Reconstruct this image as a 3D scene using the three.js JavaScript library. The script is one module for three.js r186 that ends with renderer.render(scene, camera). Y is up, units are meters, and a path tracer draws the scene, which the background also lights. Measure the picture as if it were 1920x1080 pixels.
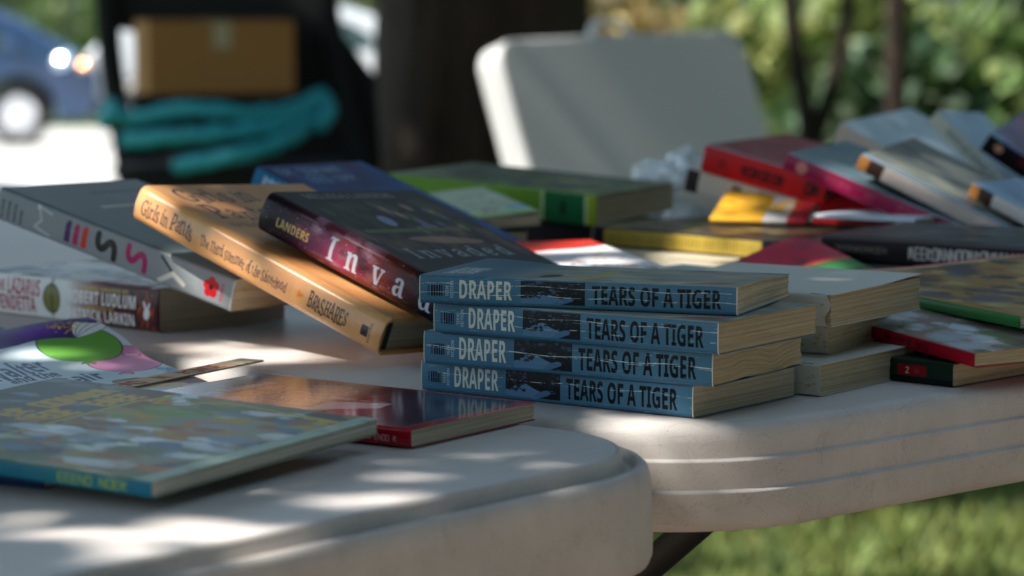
import * as THREE from 'three';
import { RoundedBoxGeometry } from 'three/addons/geometries/RoundedBoxGeometry.js';
import { mergeGeometries, mergeVertices } from 'three/addons/utils/BufferGeometryUtils.js';
import { ImprovedNoise } from 'three/addons/math/ImprovedNoise.js';

// ---------------------------------------------------------------- camera, sky, sun, exposure
const scene = new THREE.Scene();
const camera = new THREE.PerspectiveCamera(11.39, 16 / 9, 0.05, 600);
camera.position.set(0, 0.9541, 0);
camera.rotation.set(-0.103978, 0, 0);
camera.focus = 1.49;
camera.userData.fStop = 9;

const SKY = 0.87;
const SUN = new THREE.Vector3(-0.60, 0.76, 0.26).normalize();
// a bright summer sky with thin high cloud, computed once for all directions
{
  const W = 512, H = 256, d = new Float32Array(W * H * 4), pn = new ImprovedNoise();
  for (let y = 0; y < H; y++) for (let x = 0; x < W; x++) {
    const el = (0.5 - (H - 1 - y + 0.5) / H) * Math.PI, az = (x / W) * Math.PI * 2, up = Math.max(0, Math.sin(el)), k = (y * W + x) * 4;
    const cx = Math.cos(az) * Math.cos(el) / (up + 0.25), cz = Math.sin(az) * Math.cos(el) / (up + 0.25);
    const cl = Math.min(1, Math.max(0, 0.30 + 0.6 * pn.noise(cx * 1.3, cz * 1.3, 1) + 0.35 * pn.noise(cx * 3.1, cz * 3.1, 5) + 0.2 * pn.noise(cx * 7, cz * 7, 9)));
    const h = Math.pow(1 - up, 2.5), blue = [0.27 + 0.42 * h, 0.56 + 0.28 * h, 0.92 + 0.02 * h], g = up > 0 || el > -0.02 ? 1 : 0.25;
    for (let c = 0; c < 3; c++) d[k + c] = (blue[c] * (1 - cl) + [0.92, 0.98, 1.02][c] * cl) * g * SKY;
    d[k + 3] = 1;
  }
  const t = new THREE.DataTexture(d, W, H, THREE.RGBAFormat, THREE.FloatType); t.mapping = THREE.EquirectangularReflectionMapping; t.magFilter = THREE.LinearFilter; t.needsUpdate = true;
  scene.background = t; scene.environment = t;
}
const sun = new THREE.DirectionalLight(new THREE.Color(1, 0.94, 0.86), 5);
sun.name = 'sun';
sun.position.copy(SUN).multiplyScalar(20).add(new THREE.Vector3(0, 0.7, -3));
sun.target.position.set(0, 0.7, -3);
sun.castShadow = true;
sun.shadow.radius = 1.25;
sun.shadow.mapSize.set(4096, 4096);
Object.assign(sun.shadow.camera, { left: -14, right: 14, top: 14, bottom: -14, near: 1, far: 70 });
scene.add(sun, sun.target);
const renderer = new THREE.WebGLRenderer({ antialias: true });
renderer.toneMapping = THREE.LinearToneMapping;
renderer.toneMappingExposure = 1.85;
renderer.shadowMap.enabled = true;

// ---------------------------------------------------------------- helpers
function mulberry(a) { return () => { a |= 0; a = (a + 0x6d2b79f5) | 0; let t = Math.imul(a ^ (a >>> 15), 1 | a); t = (t + Math.imul(t ^ (t >>> 7), 61 | t)) ^ t; return ((t ^ (t >>> 14)) >>> 0) / 4294967296; }; }
const rnd = mulberry(20240611);
const R = (a, b, f = rnd) => a + (b - a) * f();
const V3 = (x, y, z) => new THREE.Vector3(x, y, z);
const perlin = new ImprovedNoise();
const noise = (x, y, z = 0) => perlin.noise(x, y, z);
const fbm = (x, y, z = 0) => noise(x, y, z) * 0.55 + noise(x * 2.1, y * 2.1, z + 7) * 0.28 + noise(x * 4.3, y * 4.3, z + 13) * 0.17;
const smooth = (a, b, x) => { const t = Math.min(1, Math.max(0, (x - a) / (b - a))); return t * t * (3 - 2 * t); };
const taken = new Map();
function numbered(name) { const n = taken.get(name) || 0; taken.set(name, n + 1); return n ? name + '_' + String(n).padStart(3, '0') : name; }
function shade(o) { o.castShadow = true; o.receiveShadow = true; return o; }
function part(name, geo, mat, parent) { const m = shade(new THREE.Mesh(geo, mat)); m.name = name; parent.add(m); return m; }
function thing(name, label, category, group) {
  const g = new THREE.Group(); g.name = numbered(name); g.userData = { label, category };
  if (group) g.userData.group = group;
  scene.add(g); return g;
}
function structure(name, geo, mat) { const m = shade(new THREE.Mesh(geo, mat)); m.name = name; m.userData = { kind: 'structure' }; scene.add(m); return m; }
function canvasTex(w, h, draw, srgb = true, repeat = false) {
  const c = document.createElement('canvas'); c.width = w; c.height = h;
  const ctx = c.getContext('2d'); draw(ctx, w, h);
  const t = new THREE.CanvasTexture(c);
  if (srgb) t.colorSpace = THREE.SRGBColorSpace;
  if (repeat) t.wrapS = t.wrapT = THREE.RepeatWrapping;
  t.anisotropy = 8; return t;
}
const std = (o) => new THREE.MeshPhysicalMaterial(o);
const col = (r, g, b) => new THREE.Color().setRGB(r / 255, g / 255, b / 255, THREE.SRGBColorSpace);
const css = (r, g, b, a = 1) => `rgba(${r | 0},${g | 0},${b | 0},${a})`;
// a tapered tube through points
function tube(points, r0, r1 = r0, seg = 24, rad = 10) {
  const curve = new THREE.CatmullRomCurve3(points);
  const g = new THREE.TubeGeometry(curve, seg, 1, rad, false);
  const p = g.attributes.position, n = g.attributes.normal;
  for (let i = 0; i <= seg; i++) {
    const r = r0 + (r1 - r0) * (i / seg), c = curve.getPointAt(i / seg);
    for (let j = 0; j <= rad; j++) { const k = i * (rad + 1) + j; p.setXYZ(k, c.x + n.getX(k) * r, c.y + n.getY(k) * r, c.z + n.getZ(k) * r); }
  }
  return g;
}
const at = (g, x, y, z) => { g.translate(x, y, z); return g; };
const rbox = (w, h, d, r = 0.004, s = 2) => new RoundedBoxGeometry(w, h, d, s, Math.min(r, w / 2.01, h / 2.01, d / 2.01));
// ---------------------------------------------------------------- the ground
const TABLE = 0.74;
const slope = (x, z) => { const d = -z; return -0.0323 * Math.max(0, d - 8) * smooth(3.5, -1.5, x) + 0.012 * fbm(x * 0.6, z * 0.6) * smooth(2, 5, d) - 0.002 * Math.max(0, d - 30); };
const lawnTex = canvasTex(1024, 1024, (c, w, h) => {
  const img = c.createImageData(w, h);
  for (let y = 0; y < h; y++) for (let x = 0; x < w; x++) {
    const a = fbm((x / w) * 8, (y / h) * 8, 3) * 0.5 + 0.5, b = fbm((x / w) * 40, (y / h) * 40, 9) * 0.5 + 0.5, k = (y * w + x) * 4, s = 0.75 + 0.5 * rnd();
    img.data[k] = (66 + 52 * a * b + 22 * b) * s; img.data[k + 1] = (88 + 36 * a + 10 * b) * s; img.data[k + 2] = (36 + 18 * b) * s; img.data[k + 3] = 255;
  }
  c.putImageData(img, 0, 0);
}, true, true);
lawnTex.repeat.set(1, 1);
function terrain(x0, x1, z0, z1, nx, nz, lift, uvScale) {
  const g = new THREE.PlaneGeometry(1, 1, nx, nz), p = g.attributes.position, uv = g.attributes.uv;
  for (let i = 0; i < p.count; i++) {
    const x = x0 + (x1 - x0) * (p.getX(i) + 0.5), z = z0 + (z1 - z0) * (0.5 - p.getY(i));
    p.setXYZ(i, x, slope(x, z) + lift, z); uv.setXY(i, x / uvScale, -z / uvScale);
  }
  g.computeVertexNormals(); return g;
}
structure('lawn', terrain(-90, 90, 40, -260, 120, 200, 0, 3.1).scale(1, 1, 1), std({ map: lawnTex, roughness: 1 }));
const roadTex = canvasTex(512, 512, (c, w, h) => {
  c.fillStyle = css(196, 190, 182); c.fillRect(0, 0, w, h);
  for (let i = 0; i < 26000; i++) { const v = R(120, 235); c.fillStyle = css(v, v * 0.98, v * 0.94, 0.5); c.fillRect(R(0, w), R(0, h), R(1, 4), R(1, 3)); }
}, true, true);
structure('gravel_road', (() => {
  const g = terrain(-40, 1.2, -15.6, -42, 60, 40, 0.03, 2.3), p = g.attributes.position;
  for (let i = 0; i < p.count; i++) { const z = p.getZ(i); if (z > -16.2) p.setZ(i, z + 0.5 * fbm(p.getX(i) * 0.9, 2)); }
  return g;
})(), std({ map: roadTex, roughness: 0.95 }));

// leaf shapes: a folded blade of eight faces
function leafGeo(len, wid) {
  const pts = [[0, 0, 0], [0.3, 0.75, 0.10], [0.62, 1, 0.12], [1, 0, 0.02], [0.3, -0.75, 0.10], [0.62, -1, 0.12], [0.33, 0, 0], [0.66, 0, -0.02]];
  const g = new THREE.BufferGeometry(), v = [];
  for (const [a, b, c] of pts) v.push(a * len, c * len * 0.6, b * wid * 0.5);
  g.setAttribute('position', new THREE.Float32BufferAttribute(v, 3));
  g.setIndex([0, 1, 6, 1, 2, 7, 1, 7, 6, 2, 3, 7, 0, 6, 4, 4, 7, 5, 4, 6, 7, 5, 7, 3]);
  g.computeVertexNormals(); return g;
}
const leafMat = std({ color: new THREE.Color(0.055, 0.072, 0.034), roughness: 0.6, transmission: 0.12, thickness: 0 });
const shrubMat = std({ color: new THREE.Color(0.10, 0.135, 0.035), roughness: 0.6, transmission: 0.3, thickness: 0 });
const barkTex = canvasTex(512, 512, (c, w, h) => {
  c.fillStyle = css(62, 46, 36); c.fillRect(0, 0, w, h);
  for (let i = 0; i < 1500; i++) { const v = R(0.3, 1.1), x = R(0, w), y = R(0, h); c.strokeStyle = css(84 * v, 62 * v, 48 * v, 0.6); c.lineWidth = R(1, 6); c.beginPath(); c.moveTo(x, y); c.quadraticCurveTo(x + R(-12, 12), y + 30, x + R(-14, 14), y + R(40, 110)); c.stroke(); }
}, true, true);
const barkBump = canvasTex(512, 512, (c, w, h) => {
  c.fillStyle = '#888'; c.fillRect(0, 0, w, h);
  for (let i = 0; i < 1200; i++) { const v = R(10, 240), x = R(0, w), y = R(0, h); c.strokeStyle = css(v, v, v, 0.7); c.lineWidth = R(2, 9); c.beginPath(); c.moveTo(x, y); c.quadraticCurveTo(x + R(-12, 12), y + 30, x + R(-14, 14), y + R(40, 110)); c.stroke(); }
}, false, true);
const bark = std({ map: barkTex, bumpMap: barkBump, bumpScale: 0.03, roughness: 0.95 });
function trunkGeo(pts, r0, r1, seg, rad, rough) {
  const g = tube(pts, r0, r1, seg, rad), p = g.attributes.position, uv = g.attributes.uv, c = new THREE.CatmullRomCurve3(pts);
  for (let i = 0; i <= seg; i++) { const o = c.getPointAt(i / seg); for (let j = 0; j <= rad; j++) { const k = i * (rad + 1) + j, a = (j / rad) * Math.PI * 2; const q = V3().fromBufferAttribute(p, k).sub(o); q.multiplyScalar(1 + rough * noise(Math.cos(a) * 3.2, Math.sin(a) * 3.2, i * 0.35) + (i < 3 ? (3 - i) * 0.08 : 0)); q.add(o); p.setXYZ(k, q.x, q.y, q.z); uv.setXY(k, (j / rad) * 3, (i / seg) * 4); } }
  g.computeVertexNormals(); return g;
}
const M4 = new THREE.Matrix4(), Q4 = new THREE.Quaternion(), E4 = new THREE.Euler();
function leaves(name, places, geo, mat, parent, tint = 0.35) {
  const m = shade(new THREE.InstancedMesh(geo, mat, places.length)); m.name = name; m.userData = { kind: 'stuff' };
  const c = new THREE.Color();
  places.forEach(([x, y, z, s, flat], i) => {
    E4.set(R(-1, 1) * (flat ? 0.7 : 3), R(0, 6.283), R(-1, 1) * (flat ? 0.7 : 3));
    M4.compose(V3(x, y, z), Q4.setFromEuler(E4), V3(s, s, s)); m.setMatrixAt(i, M4);
    const v = 1 + R(-tint, tint); c.setRGB(v * R(0.8, 1.25), v, v * R(0.7, 1.1)); m.setColorAt(i, c);
  });
  parent.add(m); return m;
}

// ---------------------------------------------------------------- the shade tree over the tables
// Sunlit patches as the photograph shows them: point on a surface, half width (x) and half depth (z).
const PATCHES = [
  [-0.105, 0.74, -1.662, 0.060, 0.036], [-0.170, 0.74, -1.705, 0.050, 0.034],
  [0.036, 0.74, -1.338, 0.038, 0.020], [-0.070, 0.74, -1.215, 0.045, 0.032], [-0.150, 0.74, -1.135, 0.055, 0.022], [-0.175, 0.74, -1.060, 0.035, 0.015], [-0.02, 0.74, -1.275, 0.018, 0.010],
  [0.098, 0.74, -1.388, 0.022, 0.016], [0.006, 0.74, -1.437, 0.010, 0.010], [0.186, 0.74, -1.455, 0.008, 0.008],
  [-0.208, 0.81, -1.716, 0.040, 0.028], [-0.134, 0.775, -1.702, 0.018, 0.018], [-0.092, 0.755, -1.690, 0.020, 0.018], [-0.196, 0.83, -1.730, 0.016, 0.014],
  [0.040, 0.78, -1.870, 0.075, 0.090], [0.125, 0.775, -2.060, 0.060, 0.040], [0.150, 0.76, -2.035, 0.070, 0.05],
  [0.180, 0.79, -2.150, 0.030, 0.026], [0.250, 0.79, -2.125, 0.032, 0.026], [0.295, 0.79, -2.060, 0.040, 0.030], [0.362, 0.79, -2.090, 0.020, 0.03],
  [-0.280, 0.745, -1.650, 0.030, 0.030], [-0.24, 0.75, -1.60, 0.02, 0.02], [0.228, 0.77, -1.88, 0.012, 0.02],
  [-0.06, 0.84, -5.38, 0.06, 0.06], [-0.03, 0.76, -5.33, 0.05, 0.05], [0.0, 0.68, -5.29, 0.05, 0.05], [0.04, 0.58, -5.23, 0.05, 0.05], [0.03, 0.87, -5.46, 0.04, 0.02],
];
function lit(x, y, z, grow) {
  for (const [px, py, pz, rx, rz] of PATCHES) {
    const t = (y - py) / SUN.y; if (t < 0) continue;
    const dx = (x - SUN.x * t - px) / (rx + grow), dz = (z - SUN.z * t - pz) / (rz + grow);
    if (dx * dx + dz * dz < 1) return true;
  }
  return false;
}
const shadeTree = thing('shade_tree', 'thick dark brown tree trunk behind the folded white table, its leafy crown shading the tables', 'tree');
shadeTree.position.set(-0.09, 0, -8.6);
const inTree = (v) => V3(v.x + 0.09, v.y, v.z + 8.6);
part('trunk', trunkGeo([V3(0, -0.4, 0), V3(0.0, 0.6, 0), V3(0.02, 1.6, 0), V3(-0.08, 3.2, 0.1), V3(-0.15, 5.5, 0.2), V3(-0.1, 7.5, 0.1)], 0.335, 0.16, 26, 28, 0.16), bark, shadeTree);
for (const pts of [
  [V3(-0.15, 2.9, -8.5), V3(-0.9, 3.5, -6.2), V3(-1.5, 3.2, -3.6), V3(-1.7, 2.65, -1.6), V3(-1.6, 2.3, -0.6)],
  [V3(-0.1, 3.6, -8.5), V3(-1.4, 4.4, -7.4), V3(-3.0, 4.7, -5.6), V3(-4.2, 4.6, -4.2)],
  [V3(-0.1, 3.8, -8.5), V3(1.2, 4.8, -7.2), V3(2.4, 5.2, -5.2), V3(2.8, 5.0, -3.6)],
  [V3(-0.1, 4.4, -8.5), V3(-1.8, 5.6, -9.4), V3(-3.4, 6.1, -10.6)],
  [V3(-0.1, 4.6, -8.5), V3(1.6, 5.8, -9.2), V3(3.2, 6.2, -10.2)],
]) part('limb', tube(pts.map(inTree), 0.10, 0.015, 30, 9), bark, shadeTree);
for (let i = 0; i < 26; i++) {
  const a = V3(R(-1.9, -1.1), R(2.3, 3.1), R(-3.4, -0.5)), b = a.clone().add(V3(R(-0.6, 0.6), R(-0.5, 0.2), R(-0.5, 0.5)));
  if (!lit(a.x, a.y, a.z, 0.02) && !lit(b.x, b.y, b.z, 0.02) && !lit((a.x + b.x) / 2, (a.y + b.y) / 2, (a.z + b.z) / 2, 0.02)) part('twig', tube([a, a.clone().lerp(b, 0.5).add(V3(0, 0.04, 0)), b].map(inTree), 0.008, 0.003, 8, 5), bark, shadeTree);
}
{
  const near = [], far = [];
  const f = mulberry(77);
  for (let i = 0; i < 15000; i++) {            // the low spray of leaves that dapples the books
    const t = R(1.35, 2.7, f), x = R(-0.95, 1.0, f) + SUN.x * t, z = R(-3.0, -0.75, f) + SUN.z * t, y = 0.77 + SUN.y * t;
    if (!lit(x, y, z, 0.026) || f() < 0.035) near.push([x + 0.09, y, z + 8.6, R(0.75, 1.15, f), true]);
  }
  for (let i = 0; i < 40000; i++) {            // the crown above lawn, chairs and trunk
    const gx = R(-2.6, 5, f), gz = R(-11.5, -2.9, f), t = R(3.6, 8.5, f), x = gx + SUN.x * t, z = gz + SUN.z * t, y = 0.4 + SUN.y * t;
    if (fbm(gx * 1.9 + 3, gz * 1.3, 0.7) > (gz > -8 && gx > -0.1 && !(gz > -6 && gz < -4.85 && gx < 0.8) ? -0.09 : 0.12)) continue;
    if (!lit(x, y, z, 0.11)) far.push([x + 0.09, y, z + 8.6, R(0.8, 1.25, f), true]);
  }
  leaves('low_foliage', near, leafGeo(0.085, 0.05), leafMat, shadeTree);
  leaves('crown', far, leafGeo(0.15, 0.095), leafMat, shadeTree);
}

// ---------------------------------------------------------------- lawn under and beyond the tables
{
  const g = [], blade = new THREE.BufferGeometry();
  blade.setAttribute('position', new THREE.Float32BufferAttribute([-0.004, 0, 0, 0.004, 0, 0, 0.003, 0.035, 0.01, -0.003, 0.035, 0.01, 0, 0.062, 0.028], 3));
  blade.setIndex([0, 1, 2, 0, 2, 3, 3, 2, 4]); blade.computeVertexNormals();
  const m = shade(new THREE.InstancedMesh(blade, std({ color: new THREE.Color(0.17, 0.235, 0.055), roughness: 0.7, transmission: 0.3, thickness: 0 }), 90000));
  m.name = 'grass'; m.userData = { kind: 'stuff', label: 'green lawn grass growing under and beyond the tables', category: 'grass' };
  const c = new THREE.Color();
  for (let i = 0; i < 90000; i++) {
    const z = -R(4.1, 10), x = R(-0.2, 0.3) * 0.2 * -z + R(-0.1, 1.0) * 0.3 * -z; const k = R(0.7, 1.5);
    E4.set(R(-0.5, 0.5), R(0, 6.28), R(-0.5, 0.5)); M4.compose(V3(x, slope(x, z) - 0.003, z), Q4.setFromEuler(E4), V3(k, k, k)); m.setMatrixAt(i, M4);
    const v = R(0.6, 1.3); c.setRGB(v * R(0.8, 1.3), v, v * 0.8); m.setColorAt(i, c);
  }
  scene.add(m);
}
function shrub(label, x, z, r, h, n, tone) {
  const s = thing('shrub', label, 'shrub', 'shrubs at the edge of the lawn'); s.position.set(x, slope(x, z), z);
  for (let i = 0; i < 5; i++) { const a = R(0, 6.28), k = R(0.2, 0.7) * r; part('stem', tube([V3(R(-0.05, 0.05), -0.05, R(-0.05, 0.05)), V3(Math.cos(a) * k * 0.5, h * 0.4, Math.sin(a) * k * 0.5), V3(Math.cos(a) * k, h * 0.85, Math.sin(a) * k)], 0.02, 0.006, 8, 5), bark, s); }
  const pl = [];
  const blobs = []; for (let i = 0; i < 9; i++) { const a = R(0, 6.28), k = Math.sqrt(rnd()) * r * 0.75; blobs.push([Math.cos(a) * k, R(0.12, 0.9) * h, Math.sin(a) * k, R(0.25, 0.48) * r]); }
  while (pl.length < n) { const b = blobs[(rnd() * blobs.length) | 0], d = V3(R(-1, 1), R(-1, 1), R(-1, 1)); if (d.lengthSq() > 1) continue; d.normalize().multiplyScalar(b[3] * Math.pow(rnd(), 0.3)); const y = b[1] + d.y; if (y > 0.02) pl.push([b[0] + d.x, y, b[2] + d.z, R(0.7, 1.4), false]); }
  leaves('foliage', pl, leafGeo(0.16, 0.085), std({ color: new THREE.Color(...tone), roughness: 0.6, transmission: 0.3, thickness: 0 }), s);
}
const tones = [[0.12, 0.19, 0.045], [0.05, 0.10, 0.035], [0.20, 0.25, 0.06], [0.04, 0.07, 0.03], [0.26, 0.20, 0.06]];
const shrubPlan = [
  [0.75, 17.5, 0.9, 1.1, 4, 'low yellowish brown shrub right behind the folded white table'],
  [1.30, 16.0, 0.7, 0.9, 2, 'yellow green shrub left of the forked sapling'],
  [1.75, 13.5, 0.6, 0.8, 1, 'dark green shrub at the foot of the forked sapling'],
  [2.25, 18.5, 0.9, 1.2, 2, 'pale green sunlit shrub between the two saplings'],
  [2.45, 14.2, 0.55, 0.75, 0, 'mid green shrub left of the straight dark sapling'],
  [2.95, 15.5, 0.8, 1.1, 3, 'very dark green shrub right of the straight sapling'],
  [3.20, 21.0, 1.2, 1.4, 0, 'broad green shrub far behind the pale paperbacks'],
  [3.55, 17.2, 0.8, 1.0, 1, 'dark green shrub behind the stacked books at the right'],
  [4.10, 19.5, 1.0, 1.3, 2, 'bright yellow green shrub at the right edge of the lawn'],
  [2.0, 25.0, 1.5, 1.5, 1, 'wide dark shrub furthest back between the saplings'],
  [4.6, 26.0, 1.6, 1.6, 1, 'wide dark shrub furthest back at the right'],
  [0.9, 27.0, 1.5, 1.5, 0, 'wide green shrub furthest back behind the folded white table'],
];
for (const [x, d, r, h, t, label] of shrubPlan) shrub(label, x, -d, r, h, 1500, tones[t]);
for (const [x, d, r, h, t, label] of [[-5.6, 46, 2.4, 3.4, 0, 'green shrub beyond the road above the blue car'], [-8.6, 47, 2.6, 3.6, 1, 'dark green shrub beyond the road left of the blue car roof'], [-2.6, 48, 2.4, 3.2, 2, 'yellow green shrub beyond the road behind the white car']]) shrub(label, x, -d, r, h, 3500, tones[t]);
function sapling(label, limbs) {
  const s = thing('sapling', label, 'tree', 'saplings on the lawn'); const [x, z] = limbs[0][0]; s.position.set(x, 0, z);
  for (const [, pts, r0, r1] of limbs) part('trunk', trunkGeo(pts, r0, r1, 18, 12, 0.2), bark, s);
  const pl = []; for (let i = 0; i < 900; i++) { const a = R(0, 6.28), k = R(0.2, 1.3); pl.push([Math.cos(a) * k, R(1.9, 4.2), Math.sin(a) * k, R(0.7, 1.3), false]); }
  leaves('crown', pl, leafGeo(0.14, 0.08), leafMat, s);
}
sapling('forked pale brown sapling trunk right of the folded white table', [[[1.02, -10], [V3(0.03, -0.1, 0), V3(0.0, 0.5, 0), V3(-0.06, 0.85, 0), V3(-0.1, 1.6, 0), V3(-0.2, 2.6, 0)], 0.034, 0.024], [[0, 0], [V3(0.02, 0.4, 0), V3(0.12, 0.75, 0), V3(0.15, 1.3, 0.05), V3(0.3, 2.4, 0.1)], 0.026, 0.018]]);
sapling('straight dark sapling trunk behind the pale paperbacks', [[[1.5, -11.3], [V3(0, -0.1, 0), V3(0.0, 0.8, 0), V3(0.02, 1.8, 0), V3(0.0, 3.2, 0)], 0.045, 0.035]]);

// unseen bare earth, added so its bounce light on the tables stays neutral
structure('unseen_bounce_earth', terrain(-5, 6, 6, -4.15, 40, 40, 0.012, 1.7), std({ map: canvasTex(512, 512, (c, w, h) => { c.fillStyle = css(132, 115, 99); c.fillRect(0, 0, w, h); for (let i = 0; i < 22000; i++) { const v = R(0.65, 1.25); c.fillStyle = css(132 * v, 115 * v, 98 * v, 0.5); c.fillRect(R(0, w), R(0, h), R(1, 5), R(1, 4)); } }, true, true), roughness: 1 }));
// pale footpath crossing the lawn far behind
structure('footpath', (() => { const g = terrain(-0.6, 9, -18.2, -19.8, 40, 4, 0.02, 2.3); return g; })(), std({ map: roadTex, roughness: 0.95 }));
// ---------------------------------------------------------------- wood behind the lawn, plus unseen trees around it added to block low light
{
  const make = (k) => {
    const w = thing('woodland_tree', 'tall leafy tree of the wood around the lawn, mostly unseen, added to block low sky light', 'tree', 'tall trees of the wood around the lawn'); const f = mulberry(300 + k), h = R(9, 12, f);
    part('trunk', trunkGeo([V3(0, -1.6, 0), V3(0.1, 1.5, 0), V3(-0.1, 4, 0.1), V3(0.1, h * 0.8, 0)], 0.24, 0.07, 14, 12, 0.2), bark, w);
    for (let i = 0; i < 6; i++) { const a = i * 1.05 + f(), y = R(2.2, h * 0.7, f); part('limb', tube([V3(0, y, 0), V3(Math.cos(a) * 1.2, y + 0.5, Math.sin(a) * 1.2), V3(Math.cos(a) * 2.6, y + 1.1, Math.sin(a) * 2.6)], 0.08, 0.015, 8, 6), bark, w); }
    const pl = [], blobs = []; for (let i = 0; i < 26; i++) { const a = f() * 6.28, q = Math.sqrt(f()) * 2.6, y = R(0.8, h, f); blobs.push([Math.cos(a) * q, y, Math.sin(a) * q, R(0.8, 1.5, f)]); }
    while (pl.length < 3800) { const b = blobs[(f() * blobs.length) | 0], d = V3(f() * 2 - 1, f() * 2 - 1, f() * 2 - 1); if (d.lengthSq() > 1) continue; d.normalize().multiplyScalar(b[3] * Math.pow(f(), 0.35)); pl.push([b[0] + d.x, Math.max(0.5, b[1] + d.y), b[2] + d.z, R(0.8, 1.4, f), false]); }
    leaves('crown', pl, leafGeo(0.42, 0.26), leafMat, w); return w;
  };
  const kinds = [make(1), make(2), make(3)], spots = [[-3.2, -52], [-9.5, -54], [-15, -50], [2.4, -36], [5.2, -33], [8.4, -30], [11.2, -25], [12.6, -18], [13, -11], [0.4, -42], [4.0, -43], [8, -40], [-6.5, -60], [5.6, -27.5], [8.0, -24], [11.6, -14], [9, -4], [7.6, -0.5], [6.4, 2.6], [4.4, 5.0], [1.6, 6.2], [-1.4, 6.6], [8.6, -9], [10.5, 3.5], [6.5, 7.5], [2.5, 9.5], [-3, 10.5]];
  spots.forEach(([x, z], i) => { const w = i < 3 ? kinds[i] : kinds[i % 3].clone(); if (i >= 3) { w.name = numbered('woodland_tree'); scene.add(w); } w.position.set(x, slope(x, z), z); w.rotation.y = i * 1.7; });
}
// ---------------------------------------------------------------- folding tables
const scuff = (dirt) => canvasTex(1024, 1024, (c, w, h) => {
  const img = c.createImageData(w, h);
  for (let y = 0; y < h; y++) for (let x = 0; x < w; x++) {
    const k = (y * w + x) * 4, n = fbm(x / 160, y / 160, dirt * 3) * 7 * (0.6 + dirt) + fbm(x / 9, y / 9, 5) * 3 * dirt + R(-2.5, 2.5);
    img.data[k] = 210 + n; img.data[k + 1] = 203 + n; img.data[k + 2] = 198 + n * 0.95; img.data[k + 3] = 255;
  }
  c.putImageData(img, 0, 0);
  for (let i = 0; i < 900 * dirt; i++) { const v = R(40, 110); c.fillStyle = css(v, v * 0.9, v * 0.75, R(0.15, 0.6)); c.beginPath(); c.ellipse(R(0, w), R(0, h), R(0.4, 1.7), R(0.4, 1.4), R(0, 3), 0, 7); c.fill(); }
  c.lineCap = 'round';
  for (let i = 0; i < 420 * dirt; i++) { const x = R(0, w), y = R(0, h), a = R(0, 6.28), l = R(6, 60), v = R(60, 120); c.strokeStyle = css(v, v * 0.92, v * 0.8, R(0.04, 0.22)); c.lineWidth = R(0.6, 1.8); c.beginPath(); c.moveTo(x, y); c.quadraticCurveTo(x + Math.cos(a) * l * 0.5 + R(-6, 6), y + Math.sin(a) * l * 0.5 + R(-6, 6), x + Math.cos(a) * l, y + Math.sin(a) * l); c.stroke(); }
  for (let i = 0; i < 30 * dirt; i++) { const x = R(0, w), y = R(0, h), big = R(18, 95), turn = R(0, 6.28); for (let j = 0; j < 150; j++) { const a = R(0, 6.28), d = big * Math.sqrt(rnd()), u = Math.cos(a) * d, v = Math.sin(a) * d * 0.45; c.fillStyle = css(84, 76, 58, R(0.01, 0.07)); c.beginPath(); c.ellipse(x + u * Math.cos(turn) - v * Math.sin(turn), y + u * Math.sin(turn) + v * Math.cos(turn), R(1, 7), R(0.6, 2.4), turn + R(-0.6, 0.6), 0, 7); c.fill(); } }
}, true, true);
const pebble = canvasTex(512, 512, (c, w, h) => { const img = c.createImageData(w, h); for (let i = 0; i < w * h; i++) { const x = i % w, y = (i / w) | 0, v = 128 + 90 * fbm(x / 5, y / 5, 2) + 40 * noise(x / 60, y / 60, 4); img.data.set([v, v, v, 255], i * 4); } c.putImageData(img, 0, 0); }, false, true);
const topTex = scuff(0.35), sideTex = scuff(1.7);
topTex.repeat.set(1.8, 1.8); sideTex.repeat.set(5, 5); 
const pebbleTop = pebble; pebbleTop.repeat.set(9, 9);
const topMat = std({ map: topTex, roughness: 0.42, bumpMap: pebbleTop, bumpScale: 0.00012, specularIntensity: 0.6 });
const sideMat = std({ map: sideTex, color: new THREE.Color(0.86, 0.86, 0.85), roughness: 0.5, bumpMap: pebbleTop, bumpScale: 0.00022, specularIntensity: 0.5 });
const blackMetal = std({ color: new THREE.Color(0.008, 0.008, 0.009), roughness: 0.6 });
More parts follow.
